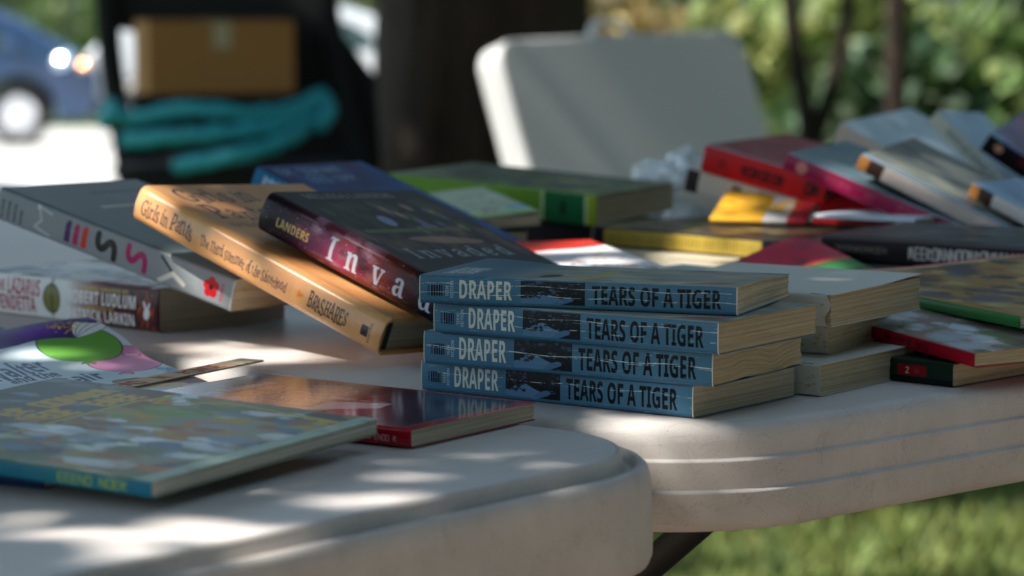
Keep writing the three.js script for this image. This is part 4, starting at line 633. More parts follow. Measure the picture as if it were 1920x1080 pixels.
book({ pose: POSE.I, name: 'hardcover_book', label: 'dark galaxy hardcover with a white spaced title, leaning against the blue stack', category: 'hardcover', hard: true, base: '#17141c', res: 5.5, gloss: 0.3, coat: 0.1, round: 0.006, bulge: 0.001, pages: 0, back: '#15131a',
  art: (c, L, T, W) => {
    rect(c, 0, 0, L, W + T, css(22, 22, 28)); const f = mulberry(9);
    // cover: figures on grass, then a brown field and dark foot
    blot(c, 50, 0, 0, 40, W, 6, 16, [[26, 34, 34], [30, 30, 38], [20, 24, 26]], 0.6, 3); blot(c, 44, 20, 10, 62, W - 8, 5, 12, [[60, 72, 46], [44, 56, 40], [70, 84, 50]], 0.55, 4); blot(c, 14, 26, 20, 60, 70, 4, 9, [[150, 110, 116], [96, 110, 150], [52, 58, 88], [180, 140, 120]], 0.7, 5); rect(c, 58, 20, 5, W - 40, css(92, 108, 56)); c.fillStyle = css(140, 150, 190); c.beginPath(); c.ellipse(46, 84, 8, 6, 0.3, 0, 7); c.fill();
    blot(c, 40, 64, 6, 92, W - 4, 5, 14, [[96, 70, 56], [120, 92, 76], [66, 54, 50]], 0.5, 6); c.fillStyle = css(196, 150, 124, 0.7); c.beginPath(); c.ellipse(76, 62, 5, 34, 0.1, 0, 7); c.fill(); blot(c, 60, 96, 0, L, W, 6, 18, [[26, 34, 36], [34, 44, 46], [22, 26, 30]], 0.5, 7);
    text(c, 'MELISSA LANDERS', 11, W - 24, 9.5, css(170, 164, 160), { rot: -Math.PI / 2, f: 'serif', w: 'normal' }); text(c, 'I n v a d e d', 100, W - 22, 19, css(150, 168, 176), { rot: -Math.PI / 2, f: 'serif', w: 'normal', stroke: css(150, 168, 176), lw: 0.4, sx: 0.95 });
    // spine: galaxy
    const s = W; const neb = [[56, 120, 30, 54, 56], [68, 176, 44, 84, 34], [62, 196, 84, 120, 16], [96, 170, 60, 36, 34], [42, 90, 56, 90, 22]];
    rect(c, 0, s, L, T, css(20, 18, 26)); for (const [x, r, g, b2, w] of neb) { const gr = c.createRadialGradient(x, s + T * 0.45, 1, x, s + T * 0.45, w); gr.addColorStop(0, css(r, g, b2, 0.7)); gr.addColorStop(1, css(r, g, b2, 0)); c.fillStyle = gr; c.fillRect(0, s - 6, L, T + 6); } blot(c, 40, 24, s, 120, s + T, 2, 8, [[140, 60, 44], [90, 30, 60], [160, 120, 120], [40, 24, 40]], 0.28, 8); blot(c, 12, 34, s - 1, 90, s + 8, 3, 9, [[196, 160, 170], [170, 120, 140]], 0.35, 18);
    for (let i = 0; i < 330; i++) { c.fillStyle = css(210, 206, 226, 0.2 + 0.7 * f()); const z = 0.12 + 0.4 * f() * f(); c.beginPath(); c.ellipse(f() * L, s + f() * T, z, z, 0, 0, 7); c.fill(); }
    fit(c, 'LANDERS', 12.5, 38.6, s + T * 0.44, s + T * 0.66, css(206, 178, 112));
    [...'Invaded'].forEach((ch, i) => text(c, ch, [53, 67, 87, 103.5, 123, 142, 158][i], s + T * 0.80, 19.5, css(196, 200, 210), { f: 'serif', w: 'bold', sx: 0.78 }));
  } });
book({ pose: POSE.J, label: 'blue and purple paperback leaning behind the galaxy book', base: '#22508a', res: 3, gloss: 0.3, fan: 0.02, art: (c, L, T, W) => { rect(c, 0, 0, L, W + T, css(26, 70, 130)); blot(c, 70, 0, 0, L, W, 8, 26, [[40, 44, 100], [20, 84, 150], [60, 40, 96], [30, 96, 160]], 0.5, 6); marks(c, 16, W - 10, 80, 9, 9, css(150, 176, 206), { rot: -Math.PI / 2 }); marks(c, 30, W - 30, 60, 9, 7, css(150, 176, 206), { rot: -Math.PI / 2, seed: 3 }); rect(c, 0, W, L, T, css(22, 112, 160)); marks(c, 8, W + T - 4, 26, 7, 5, css(210, 226, 236), { seed: 4 }); } });

// --- middle of the far table
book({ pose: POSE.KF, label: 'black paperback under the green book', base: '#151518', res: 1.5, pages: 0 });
book({ pose: POSE.K, label: 'green spined paperback with a dark green label lying behind the galaxy book', base: '#5f8a34', res: 3, gloss: 0.3, fan: -0.12, pages: 1,
  art: (c, L, T, W) => { rect(c, 0, 0, L, W + T, css(112, 126, 84)); blot(c, 130, 0, 0, L, W - 8, 7, 22, [[60, 66, 62], [90, 104, 76], [44, 56, 66], [110, 130, 80], [50, 84, 110], [80, 74, 70]], 0.6, 7); rect(c, 0, W - 9, L, 9, css(110, 146, 78)); blot(c, 24, 150, 40, L, W, 5, 14, [[126, 146, 76], [104, 116, 92]], 0.6, 9); rect(c, 0, W, L, T, css(104, 148, 42)); rect(c, 150, W, 2.5, T, css(190, 206, 160)); rect(c, 153, W, 38, T, css(24, 104, 58)); rect(c, 191, W, 2.5, T, css(190, 206, 160)); rect(c, 193.5, W, L - 193.5, T, css(150, 172, 40)); c.fillStyle = css(14, 60, 38); c.beginPath(); c.ellipse(171, W + T / 2, 3, 6.5, 0, 0, 7); c.fill(); blot(c, 8, 100, W + 10, 130, W + T, 1, 4, [[160, 140, 30]], 0.6, 5); } });
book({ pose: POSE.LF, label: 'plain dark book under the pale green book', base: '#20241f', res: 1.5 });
book({ pose: POSE.L, label: 'pale green book with a sketched cover in front of the green spine', base: '#9fb08e', res: 3.5, gloss: 0.4, fan: 0, lift: (u, d) => 0.002 * smooth(0.5, 1, d),
  art: (c, L, T, W) => { rect(c, 0, 0, L, W + T, css(172, 188, 160)); blot(c, 40, 0, 0, L, W, 8, 24, [[160, 178, 150], [184, 198, 172]], 0.4, 4); blot(c, 26, 60, 12, 130, W, 2, 7, [[96, 112, 92], [120, 134, 108]], 0.5, 6); rect(c, 146, 0, 22, W, css(96, 180, 206)); blot(c, 16, 148, 10, 170, 60, 3, 8, [[196, 110, 50], [150, 70, 40], [220, 214, 120]], 0.8, 8); rect(c, 168, 0, 6, W, css(220, 220, 150)); rect(c, 174, 0, L - 174, W, css(150, 184, 130)); } });
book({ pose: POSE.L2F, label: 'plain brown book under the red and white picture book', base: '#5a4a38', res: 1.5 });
book({ pose: POSE.L2, name: 'picture_book', label: 'red and white spotted picture book in the sun behind the blue stack', category: 'picture book', base: '#d8432f', res: 4, gloss: 0.3, fan: 0, white: true,
  art: (c, L, T, W) => { rect(c, 0, 0, L, W + T, css(206, 50, 36)); c.fillStyle = css(238, 234, 236); c.beginPath(); c.moveTo(34, 0); c.lineTo(L, 0); c.lineTo(L, W); c.lineTo(104, W); c.quadraticCurveTo(60, 70, 52, 40); c.quadraticCurveTo(48, 16, 34, 0); c.fill(); blot(c, 16, 40, 8, L, W, 2, 4, [[70, 60, 130], [40, 50, 110]], 0.8, 5); blot(c, 24, 80, 6, L, W, 2, 6, [[206, 120, 60], [60, 70, 130], [230, 180, 140]], 0.5, 9); } });
book({ pose: POSE.O, name: 'booklet', label: 'pale grey booklet tip poking up behind the blue stack', category: 'booklet', base: '#a9b7b8', res: 2, fan: 0, cover: 0.0003, art: (c, L, T, W) => rect(c, 0, 0, L, W + T, css(176, 192, 194)) });
book({ pose: POSE.U, label: 'sunlit cream book with its page edges to the front, under the yellow spined paperback', base: '#c9bda4', res: 1.5, fan: 0, pages: 2 });
book({ pose: POSE.T, label: 'black paperback with a yellow spine label behind the blue stack', base: '#2b2a2c', res: 4, gloss: 0.25, coat: 0.12, fan: 0,
  art: (c, L, T, W) => { rect(c, 0, 0, L, W + T, css(44, 42, 44)); blot(c, 170, 0, 10, L, W - 3, 5, 16, [[150, 120, 40], [90, 70, 30], [60, 66, 36], [110, 60, 40], [40, 40, 44], [160, 150, 60]], 0.55, 5); rect(c, 0, W - 5, L, 5, css(70, 62, 70)); rect(c, 0, W, L, T, css(26, 26, 30)); rect(c, 10, W + 1.6, 150, T - 2.6, css(170, 148, 62)); for (let i = 0; i < 44; i++) rect(c, 14 + i * 3.2, W + 3.2 + R(0, 1), R(0.7, 1.6), T - 6.4, css(96, 78, 34, 0.75)); rect(c, 176, W + 3.4, 16, T - 7, css(120, 40, 40)); rect(c, L - 5.5, W, 5.5, T, css(196, 184, 184)); } });
book({ pose: POSE.Pp, name: 'booklet', label: 'red booklet with a raised cover corner behind the cream paperbacks', category: 'booklet', base: '#c02a48', res: 3, gloss: 0.28, white: true, fan: 0.1, lift: (u, d) => 0.015 * smooth(0.6, 0.0, u) * Math.pow(smooth(0.2, 1, d), 2) + 0.004 * smooth(0.3, 1, d),
  art: (c, L, T, W) => { rect(c, 0, 0, L, W + T, css(196, 34, 66)); blot(c, 50, 0, 0, L, W, 6, 20, [[206, 44, 78], [150, 40, 66], [180, 60, 90]], 0.4, 4); rect(c, 60, 0, L - 60, W, css(56, 120, 66)); rect(c, 56, 0, 4, W, css(230, 90, 60)); } });

// --- right side of the far table
book({ pose: POSE.Q2, label: 'dark green paperback with a small red label flat on the table at the right', base: '#14231c', res: 5, gloss: 0.35, fan: 0, pages: 1, art: (c, L, T, W) => { rect(c, 0, 0, L, W + T, css(22, 44, 34)); rect(c, 0, W + T - 3.4, L, 3.4, css(16, 20, 20)); rect(c, L - 36, W + 2.6, 19, 6, css(140, 24, 34)); text(c, '2', L - 31, W + 7.4, 5, css(220, 190, 170)); text(c, 'lk', L - 25, W + 7.2, 4, css(180, 60, 60)); } });
book({ pose: POSE.Q1, label: 'red spined paperback with a snowy cover, on the dark green one at the right', base: '#a11634', res: 5, gloss: 0.25, coat: 0.1, fan: 0.5, pages: 1, lift: (u, d) => 0.001 * d,
  art: (c, L, T, W) => { rect(c, 0, 0, L, W + T, css(150, 130, 124)); blot(c, 140, 0, 0, L, W, 5, 18, [[120, 100, 92], [150, 132, 124], [186, 196, 206], [96, 84, 78], [120, 140, 96], [206, 212, 220]], 0.55, 5); blot(c, 18, 0, W - 40, L, W - 4, 6, 16, [[206, 216, 226], [190, 202, 214]], 0.6, 6); rect(c, L - 9, 0, 9, W * 0.7, css(150, 24, 50)); rect(c, 0, W, L, T, css(168, 16, 44)); marks(c, 24, W + T - 2.2, 40, 3.6, 10, css(74, 10, 22), { seed: 4 }); marks(c, 72, W + T - 2.2, 40, 3.4, 13, css(74, 10, 22), { seed: 6 }); } });
book({ pose: POSE.R, name: 'picture_book', label: 'picture book with a thin green spine and gold edged cover at the right', category: 'picture book', base: '#3c6b3d', res: 3.2, gloss: 0.22, coat: 0.12, fan: 0, white: true, lift: (u, d) => 0.004 * smooth(0.4, 1, d) * smooth(0.5, 0, u),
  art: (c, L, T, W) => { rect(c, 0, 0, L, W, css(166, 130, 84)); blot(c, 220, 0, 8, L, W - 6, 6, 22, [[176, 140, 90], [120, 110, 70], [86, 90, 110], [196, 180, 120], [100, 70, 56], [170, 160, 130], [70, 64, 74]], 0.55, 5); rect(c, 0, W - 6, L, 3.2, css(206, 130, 60)); rect(c, 0, W - 2.8, L, 2.8, css(60, 130, 66)); rect(c, 0, 0, 5, W, css(206, 60, 44)); rect(c, 5, 0, 3, W, css(220, 224, 210)); rect(c, 0, W, L, T, css(48, 116, 54)); marks(c, 80, W + T - 1.8, 40, 3.4, 12, css(20, 56, 30)); } });
book({ pose: POSE.S3, label: 'black paperback at the bottom of the black pile at the right', base: '#1a191b', res: 1.5, fan: 0 });
const blackSpine = (seed) => (c, L, T, W) => { rect(c, 0, 0, L, W, css(64, 72, 74)); blot(c, 120, 0, 0, L, W, 5, 20, [[52, 60, 62], [84, 94, 96], [40, 46, 48], [110, 118, 118]], 0.5, seed); rect(c, 0, W, L, T, css(34, 28, 29)); rect(c, 0, W, L, 2.4, css(84, 76, 82)); marks(c, 10, W + T * 0.62, 40, T * 0.22, 12, css(130, 122, 116), { seed }); marks(c, 62, W + T * 0.76, L - 70, T * 0.44, 34, css(196, 190, 186), { seed: seed + 2, lw: T * 0.085 }); };
book({ pose: POSE.S2, label: 'black paperback with white spine letters, second of the black pile at the right', base: '#221e1f', res: 4, fan: 0, art: blackSpine(4) });
book({ pose: POSE.S, label: 'black paperback with a row of white spine capitals, top of the black pile', base: '#221e1f', res: 4, gloss: 0.3, coat: 0.1, fan: 0, art: blackSpine(9) });
book({ pose: POSE.V, name: 'booklet', label: 'yellow and white booklet in the sun before the red paperback', category: 'booklet', base: '#d9a63c', res: 3, fan: 0, art: (c, L, T, W) => { rect(c, 0, 0, L, W + T, css(226, 168, 48)); rect(c, L * 0.55, 0, L * 0.25, W + T, css(214, 210, 206)); rect(c, L * 0.8, 0, L * 0.2, W + T, css(190, 50, 60)); blot(c, 18, 0, 0, L, W, 3, 9, [[196, 120, 30], [240, 200, 90]], 0.6, 3); } });
book({ pose: POSE.V2, name: 'booklet', label: 'glossy bright red booklet in the sun before the magenta book', category: 'booklet', base: '#c9202a', res: 2, gloss: 0.15, coat: 0.7, fan: 0, art: (c, L, T, W) => rect(c, 0, 0, L, W + T, css(206, 24, 36)) });
book({ pose: POSE.W, name: 'leaflet', label: 'pale blue white leaflet in the sun on the black pile', category: 'leaflet', base: '#c9dbe4', res: 2, fan: 0, cover: 0.0003, art: (c, L, T, W) => { rect(c, 0, 0, L, W + T, css(206, 220, 230)); blot(c, 12, 0, 0, L, W, 4, 12, [[150, 190, 210], [226, 232, 240]], 0.6, 3); } });
book({ pose: POSE.X3, label: 'cream book leaning behind the end of the green book', base: '#c8c0b0', res: 2, fan: 0, art: (c, L, T, W) => { rect(c, 0, 0, L, W + T, css(206, 200, 186)); blot(c, 14, 0, 0, L, W, 4, 14, [[180, 172, 156], [214, 210, 200]], 0.5, 3); } });
book({ pose: POSE.X2, label: 'cream and black spined book tucked under the red paperback', base: '#c9bfae', res: 3, fan: 0, art: (c, L, T, W) => { rect(c, 0, 0, L, W + T, css(206, 196, 178)); rect(c, 0, W, 11, T, css(44, 36, 32)); rect(c, 40, W + 3, 8, T - 6, css(110, 96, 86)); rect(c, 62, W + 2, 14, T - 4, css(150, 132, 116)); } });
const spineBook = (cover, blots, spine, marks) => (c, L, T, W) => { rect(c, 0, 0, L, W, css(...cover)); blot(c, 70, 0, 0, L, W, 6, 22, blots, 0.5, 5); rect(c, 0, W, L, T, css(...spine)); marks && marks(c, L, T, W); };
book({ pose: POSE.X, label: 'thick red paperback with black spine lettering, leaning at the back', base: '#b01e26', res: 3, gloss: 0.28, coat: 0.1, fan: 0.02, art: spineBook([150, 60, 64], [[160, 70, 74], [130, 50, 54], [170, 96, 98]], [188, 12, 18], (c, L, T, W) => { marks(c, 14, W + T * 0.72, 8, 7, 1, css(70, 8, 10)); marks(c, 34, W + T * 0.72, 42, 7.4, 8, css(70, 8, 10), { seed: 2, lw: 2 }); marks(c, 88, W + T * 0.74, 50, 8.6, 8, css(60, 8, 10), { seed: 3, lw: 2.4 }); rect(c, 0, W - 6, L, 6, css(176, 150, 156)); }) });
book({ pose: POSE.Y, label: 'magenta spined book with a blue grey cover beside the red paperback', base: '#8c123e', res: 3, gloss: 0.3, coat: 0.3, fan: 0.02, art: spineBook([104, 132, 142], [[98, 126, 136], [116, 142, 150], [90, 116, 126]], [150, 14, 68], (c, L, T, W) => { c.fillStyle = css(206, 130, 120); c.beginPath(); c.ellipse(14, W + T * 0.5, 4.6, 4.6, 0, 0, 7); c.fill(); marks(c, 34, W + T * 0.66, 40, 4.4, 10, css(176, 70, 96)); marks(c, 92, W + T * 0.74, 60, 7, 9, css(170, 60, 90), { seed: 5 }); rect(c, 0, W - 8, L, 8, css(130, 158, 170)); }) });
const cornered = (cover, blots, spine) => spineBook(cover, blots, spine, (c, L, T, W) => { rect(c, 0, W, 8, T, css(176, 118, 60)); rect(c, 8, W, 12, T, css(60, 40, 30)); rect(c, 0, W - 9, L, 7, css(140, 172, 196)); scratches(c, 30, 24, L - 20, W + T * 0.4, W + T * 0.7, [150, 110, 100], 3, 3); });
book({ pose: POSE.Z, label: 'grey photo covered book with a pale spine and brown spine end', base: '#5c6468', res: 3, gloss: 0.25, coat: 0.1, fan: 0, art: cornered([104, 110, 104], [[84, 92, 92], [130, 134, 122], [66, 76, 84], [120, 116, 104]], [206, 190, 180]) });
book({ pose: POSE.AA, label: 'blue covered book with a white spine and brown spine end at the right edge', base: '#5f86a4', res: 3, gloss: 0.25, coat: 0.1, fan: 0, art: cornered([110, 146, 176], [[120, 156, 186], [92, 126, 156], [140, 170, 196]], [222, 216, 210]) });
book({ pose: POSE.AB1, label: 'pale blue white paperback lying furthest back', base: '#b9c6c8', res: 2.5, gloss: 0.3, fan: 0, art: spineBook([176, 194, 198], [[190, 206, 210], [160, 180, 186], [206, 214, 216]], [196, 178, 164]) });
book({ pose: POSE.AB2, label: 'steeply leaning white paperback with grey spine lettering', base: '#b4c0c2', res: 3, gloss: 0.3, fan: 0, art: spineBook([150, 182, 200], [[160, 192, 208], [136, 168, 188]], [190, 192, 178], (c, L, T, W) => marks(c, 18, W + T * 0.7, 80, 6.4, 14, css(120, 132, 130), { lw: 1.4 })) });
book({ pose: POSE.AC, label: 'black and purple paperback leaning at the right edge', base: '#14121a', res: 3, gloss: 0.3, fan: 0, art: spineBook([64, 44, 96], [[120, 90, 160], [30, 24, 44], [150, 60, 80], [60, 90, 140]], [20, 14, 16], (c, L, T, W) => { c.fillStyle = css(200, 150, 120); c.beginPath(); c.ellipse(12, W + T * 0.4, 4, 3.4, 0, 0, 7); c.fill(); rect(c, 30, W + 3, 40, 5, css(90, 18, 24)); rect(c, 0, W - 10, 12, 10, css(90, 150, 176)); }) });
// ---------------------------------------------------------------- crumpled plastic bag behind the green book
{
  const b = thing('plastic_bag', 'crumpled clear plastic bag lying behind the green book', 'bag'); b.position.set(0.148, TABLE, -2.52);
  const g = new THREE.IcosahedronGeometry(1, 14), p = g.attributes.position;
  for (let i = 0; i < p.count; i++) { const v = V3().fromBufferAttribute(p, i), n = 1 + 0.5 * noise(v.x * 1.6, v.y * 1.6, v.z * 1.6) - 0.22 * Math.abs(noise(v.x * 3.1, v.y * 3.1 + 4, v.z * 3.1)) * 2; p.setXYZ(i, v.x * 0.042 * n, Math.max(0.001, 0.034 + v.y * 0.034 * n), v.z * 0.05 * n); }
  g.computeVertexNormals(); part('film', g, std({ color: new THREE.Color(0.86, 0.9, 0.92), roughness: 0.22, transmission: 0.35, thickness: 0, clearcoat: 0.6 }), b);
}
// ---------------------------------------------------------------- a folding table folded in half, standing on its edge
{
  const b = thing('folded_table', 'white folding table folded in half, standing tilted in front of the trunk', 'table');
  const L = 0.702, T = 0.912, W = 0.064; b.position.set(0.198, 0, -5.114); b.rotation.set(-0.345, 0.795, 0.0171, 'YZX');
  const half = (z0, z1) => { const s = new THREE.Shape(), r = 0.05; s.moveTo(r, 0); s.lineTo(L - r, 0); s.absarc(L - r, r, r, -Math.PI / 2, 0); s.lineTo(L, T - r); s.absarc(L - r, T - r, r, 0, Math.PI / 2); s.lineTo(r, T); s.absarc(r, T - r, r, Math.PI / 2, Math.PI); s.lineTo(0, r); s.absarc(r, r, r, Math.PI, Math.PI * 1.5); const q = 0.008; return new THREE.ExtrudeGeometry(s, { depth: z1 - z0 - 2 * q, bevelEnabled: true, bevelThickness: q, bevelSize: q, bevelOffset: -q, bevelSegments: 4, curveSegments: 14 }).translate(0, 0, z0 + q); };
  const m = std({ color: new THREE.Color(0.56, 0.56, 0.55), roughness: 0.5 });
  part('table_half', half(-W / 2 + 0.001, 0), m, b); part('table_half', half(-W, -W / 2 - 0.001), m, b);
  part('handle', tube([V3(L * 0.42, T + 0.001, -W / 2), V3(L * 0.44, T + 0.028, -W / 2), V3(L * 0.56, T + 0.028, -W / 2), V3(L * 0.58, T + 0.001, -W / 2)], 0.008, 0.008, 16, 8), std({ color: new THREE.Color(0.7, 0.7, 0.68), roughness: 0.5 }), b);
}
// ---------------------------------------------------------------- black camp chair with a teal bundle and a cardboard box
const blackCloth = std({ color: new THREE.Color(0.008, 0.008, 0.009), roughness: 0.95 });
const CZ = -7.9;
{
  const c = thing('camp_chair', 'black fabric camp chair left of the trunk, with teal cloth and a box on it', 'chair'); c.position.set(-0.80, 0, CZ);
  // fabric back: leaning panel with a gap beside the left post
  const s = new THREE.Shape([[-0.35, 1.15], [0.25, 1.15], [0.30, 0.86], [0.42, 0.70], [0.44, 0.30], [-0.28, 0.30], [-0.25, 0.60], [-0.21, 0.73], [-0.21, 0.83], [-0.33, 0.85]].map(([x, y]) => new THREE.Vector2(x, y)));
  part('back_fabric', at(new THREE.ExtrudeGeometry(s, { depth: 0.02, bevelEnabled: true, bevelThickness: 0.006, bevelSize: 0.006, bevelSegments: 2 }), 0, 0, -0.12), blackCloth, c);
  part('post', tube([V3(-0.32, 1.16, -0.10), V3(-0.31, 0.8, -0.08), V3(-0.25, 0.4, -0.02), V3(-0.22, 0.0, 0.1)], 0.035, 0.03, 16, 10), blackCloth, c);
  part('post', tube([V3(0.26, 1.16, -0.10), V3(0.31, 0.8, -0.08), V3(0.38, 0.4, -0.02), V3(0.40, 0.0, 0.1)], 0.03, 0.03, 16, 10), blackCloth, c);
  part('seat', at(rbox(0.6, 0.03, 0.42, 0.012, 2), 0.05, 0.47, 0.12), blackCloth, c);
  part('front_panel', at(rbox(0.56, 0.20, 0.02, 0.008, 2), 0.08, 0.37, 0.31), blackCloth, c);
  const legMat = std({ color: new THREE.Color(0.05, 0.06, 0.06), roughness: 0.4, metalness: 0.4 });
  for (const k of [-0.16, 0.32]) part('leg', tube([V3(k, 0.46, 0.30), V3(k + 0.04, 0.0, 0.36)], 0.012, 0.012, 4, 8), legMat, c);
}
const teal = std({ color: new THREE.Color(0.012, 0.30, 0.36), roughness: 0.55, sheen: 0.3, sheenColor: new THREE.Color(0.2, 0.6, 0.65) });
{
  const b = thing('cloth_bundle', 'rolled turquoise cloth slung across the black camp chair', 'cloth'); b.position.set(-0.80, 0.49, CZ + 0.2);
  const rolls = [
    [[-0.27, 0.15, 0.0], [-0.22, 0.12, 0.08], [-0.05, 0.145, 0.14], [0.12, 0.135, 0.14], [0.24, 0.15, 0.08], [0.30, 0.18, 0.0]],
    [[-0.22, 0.06, 0.1], [-0.1, 0.075, 0.16], [0.05, 0.085, 0.18], [0.18, 0.10, 0.14], [0.29, 0.15, 0.04]],
    [[-0.08, -0.005, 0.14], [0.0, 0.012, 0.19], [0.1, 0.032, 0.2], [0.2, 0.062, 0.16], [0.28, 0.11, 0.06]],
    [[-0.28, 0.10, 0.04], [-0.26, 0.13, 0.09], [-0.2, 0.12, 0.1]],
    [[0.30, 0.17, 0.0], [0.315, 0.13, 0.06], [0.28, 0.09, 0.1]],
  ];
  for (const r of rolls) { const g = tube(r.map((v) => V3(...v)), 0.021, 0.019, 30, 14), p = g.attributes.position; for (let i = 0; i < p.count; i++) { const k = 1 + 0.0; p.setY(i, p.getY(i) + 0.010 * noise(p.getX(i) * 26, p.getY(i) * 60, p.getZ(i) * 40) + 0.005 * noise(p.getX(i) * 70, p.getY(i) * 120, p.getZ(i) * 60)); } g.computeVertexNormals(); part('roll', g, teal, b); }
}
{
  const b = thing('cardboard_box', 'brown cardboard box sitting on the turquoise cloth', 'box'); b.position.set(-0.80, 0.67, CZ + 0.12); b.rotation.y = 0.36;
  const cb = canvasTex(256, 256, (c, w, h) => { c.fillStyle = css(160, 112, 62); c.fillRect(0, 0, w, h); for (let i = 0; i < 3000; i++) { const v = R(0.85, 1.12); c.fillStyle = css(160 * v, 112 * v, 62 * v, 0.4); c.fillRect(R(0, w), R(0, h), R(2, 14), 1); } });
  const m = std({ map: cb, roughness: 0.9 }), w = 0.40, d = 0.16, h = 0.19;
  part('front_panel', at(rbox(w, h, 0.005, 0.002), 0, h / 2, d / 2), m, b); part('rear_panel', at(rbox(w, h, 0.005, 0.002), 0, h / 2, -d / 2), m, b);
  for (const s of [-1, 1]) part('side_panel', at(rbox(0.005, h, d - 0.006, 0.002), s * (w / 2 - 0.003), h / 2, 0), m, b);
  part('bottom', at(rbox(w - 0.012, 0.005, d - 0.006, 0.002), 0, 0.003, 0), m, b); for (const s of [-1, 1]) part('flap', at(rbox(w - 0.004, 0.004, d / 2 - 0.002, 0.0015), 0, h + 0.003, s * d / 4), m, b);
  part('tape', at(rbox(0.05, 0.07, 0.001, 0.0004), 0, h - 0.035, d / 2 + 0.0032), std({ color: new THREE.Color(0.45, 0.36, 0.22), roughness: 0.3 }), b);
  part('tape', at(rbox(0.05, 0.001, d, 0.0004), 0, h + 0.0062, 0), std({ color: new THREE.Color(0.45, 0.36, 0.22), roughness: 0.3 }), b);
}
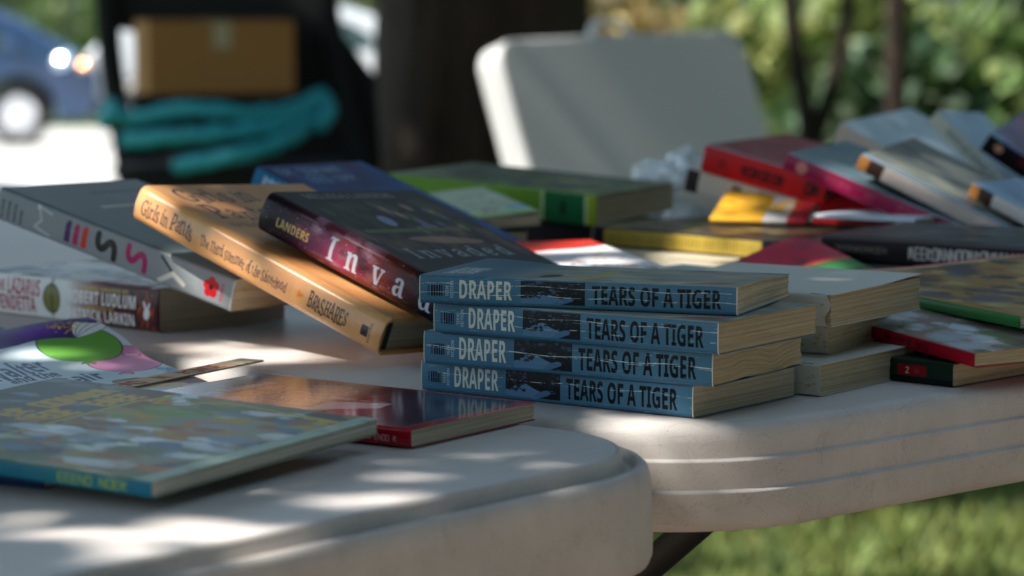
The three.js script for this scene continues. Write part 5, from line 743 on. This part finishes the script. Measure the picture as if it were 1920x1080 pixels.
// ---------------------------------------------------------------- parked cars
function car(label, x, z, paint, rimCol, faceRight) {
  const y0 = slope(x, z) + 0.03, c = thing('parked_car', label, 'car', 'cars parked on the gravel road'); c.position.set(x, y0, z); c.rotation.y = faceRight ? 0.12 : 0;
  // side outline, front at +x; origin under the front wheel
  const s = new THREE.Shape(); s.moveTo(0.78, 0.34); s.quadraticCurveTo(0.86, 0.62, 0.74, 0.82); s.quadraticCurveTo(0.6, 0.99, 0.30, 1.12); s.quadraticCurveTo(-0.1, 1.42, -0.75, 1.48); s.quadraticCurveTo(-1.9, 1.54, -2.7, 1.36); s.quadraticCurveTo(-3.25, 1.0, -3.3, 0.75); s.lineTo(-3.28, 0.36); s.quadraticCurveTo(-3.2, 0.24, -2.92, 0.24);
  s.absarc(-2.55, 0.32, 0.38, -0.2, Math.PI + 0.2, false); s.lineTo(-2.1, 0.22); s.lineTo(-0.4, 0.22); s.lineTo(0.78, 0.34);
  const s2 = new THREE.Shape(); s2.moveTo(0.74, 0.28); s2.quadraticCurveTo(0.88, 0.58, 0.76, 0.80); s2.quadraticCurveTo(0.62, 0.98, 0.30, 1.12); s2.quadraticCurveTo(-0.1, 1.42, -0.75, 1.48); s2.quadraticCurveTo(-1.9, 1.54, -2.7, 1.36); s2.quadraticCurveTo(-3.25, 1.0, -3.3, 0.75); s2.lineTo(-3.26, 0.28); s2.lineTo(-2.94, 0.24); s2.absarc(-2.55, 0.32, 0.385, Math.PI + 0.2, -0.2, true); s2.lineTo(-0.39, 0.24); s2.absarc(0, 0.32, 0.385, Math.PI + 0.2, -0.2, true); s2.lineTo(0.74, 0.28);
  const W = 1.62, g = new THREE.ExtrudeGeometry(s2, { depth: W - 0.16, bevelEnabled: true, bevelThickness: 0.08, bevelSize: 0.06, bevelOffset: -0.06, bevelSegments: 5, curveSegments: 14 }); g.translate(0, 0, -W + 0.08);
  part('body', g, std({ color: new THREE.Color(...paint), roughness: 0.3, metalness: 0.25, clearcoat: 1, clearcoatRoughness: 0.06 }), c);
  const glass = std({ color: new THREE.Color(0.03, 0.06, 0.075), roughness: 0.06, clearcoat: 1 });
  const win = (pts) => { const w = new THREE.Shape(pts.map(([a, b]) => new THREE.Vector2(a, b))); return new THREE.ExtrudeGeometry(w, { depth: 0.012, bevelEnabled: true, bevelThickness: 0.004, bevelSize: 0.01, bevelSegments: 2 }).translate(0, 0, -0.002); };
  part('side_window', win([[0.05, 1.0], [-0.35, 1.26], [-0.75, 1.37], [-1.2, 1.4], [-1.2, 0.98]]), glass, c); part('side_window', win([[-1.28, 0.98], [-1.28, 1.4], [-2.2, 1.36], [-2.5, 1.2], [-2.5, 1.0]]), glass, c);
  const ws = new THREE.PlaneGeometry(W - 0.3, 0.62, 6, 6), wp = ws.attributes.position; for (let i = 0; i < wp.count; i++) { const u = wp.getX(i), v = wp.getY(i) / 0.62 + 0.5; wp.setXYZ(i, 0.31 - 0.78 * v + 0.02, 1.135 + 0.335 * v - 0.07 * v * v + 0.02, -W / 2 + u); } ws.computeVertexNormals(); part('windscreen', ws, glass, c);
  for (const wx of [0, -2.55]) for (const side of [0, 1]) {
    const zz = side ? -W + 0.1 : -0.1, wh = new THREE.Group(); wh.name = 'wheel'; wh.position.set(wx, 0.31, zz); c.add(wh);
    part('tyre', new THREE.TorusGeometry(0.245, 0.075, 12, 32), std({ color: new THREE.Color(0.02, 0.02, 0.022), roughness: 0.8 }), wh);
    const rim = [new THREE.CylinderGeometry(0.2, 0.2, 0.1, 28).rotateX(Math.PI / 2)]; for (let k = 0; k < 5; k++) rim.push(at(rbox(0.05, 0.2, 0.02, 0.008), 0, 0.1, side ? -0.06 : 0.06).rotateZ(k * 1.2566)); part('rim', mergeGeometries(rim.map((q) => q.index ? q.toNonIndexed() : q)), std({ color: new THREE.Color(...rimCol), roughness: 0.35, metalness: 0.3 }), wh);
  }
  const facing = V3(-0.278, 0.524, 0.805).applyAxisAngle(V3(0, 1, 0), -c.rotation.y).normalize();
  const lens = (r, half, x, y, z) => { const g = new THREE.SphereGeometry(r, 32, 14, 0, Math.PI * 2, 0, half); g.applyQuaternion(new THREE.Quaternion().setFromUnitVectors(V3(0, 1, 0), facing)); return g.translate(x - facing.x * r, y - facing.y * r, z - facing.z * r); };
  part('headlight', lens(0.34, 0.36, 0.44, 0.90, 0.03), std({ color: new THREE.Color(0.8, 0.82, 0.85), roughness: 0.08, metalness: 0.9, clearcoat: 1 }), c);
  part('turn_signal', lens(0.22, 0.36, 0.66, 0.84, 0.0), std({ color: new THREE.Color(0.9, 0.42, 0.2), roughness: 0.1, metalness: 0.6, clearcoat: 1 }), c);
  part('mirror', at(rbox(0.16, 0.12, 0.12, 0.04, 3), -0.05, 1.04, 0.07), std({ color: new THREE.Color(...paint), roughness: 0.3, clearcoat: 1 }), c);
  part('door_handle', at(rbox(0.16, 0.03, 0.03, 0.01), -0.95, 0.86, 0.012), std({ color: new THREE.Color(...paint), roughness: 0.3 }), c);
  part('front_bumper', at(rbox(0.08, 0.16, W - 0.1, 0.03, 3), 0.80, 0.36, -W / 2), std({ color: new THREE.Color(0.02, 0.03, 0.05), roughness: 0.6 }), c);
  return c;
}
car('blue compact car with silver wheel, parked on the road at the far left', -5.06, -29.6, [0.008, 0.045, 0.13], [0.8, 0.8, 0.82], true);
car('white car behind the black camp chair, showing only through the gaps', -1.35, -31, [0.75, 0.76, 0.78], [0.55, 0.55, 0.56], false);

renderer.render(scene, camera);
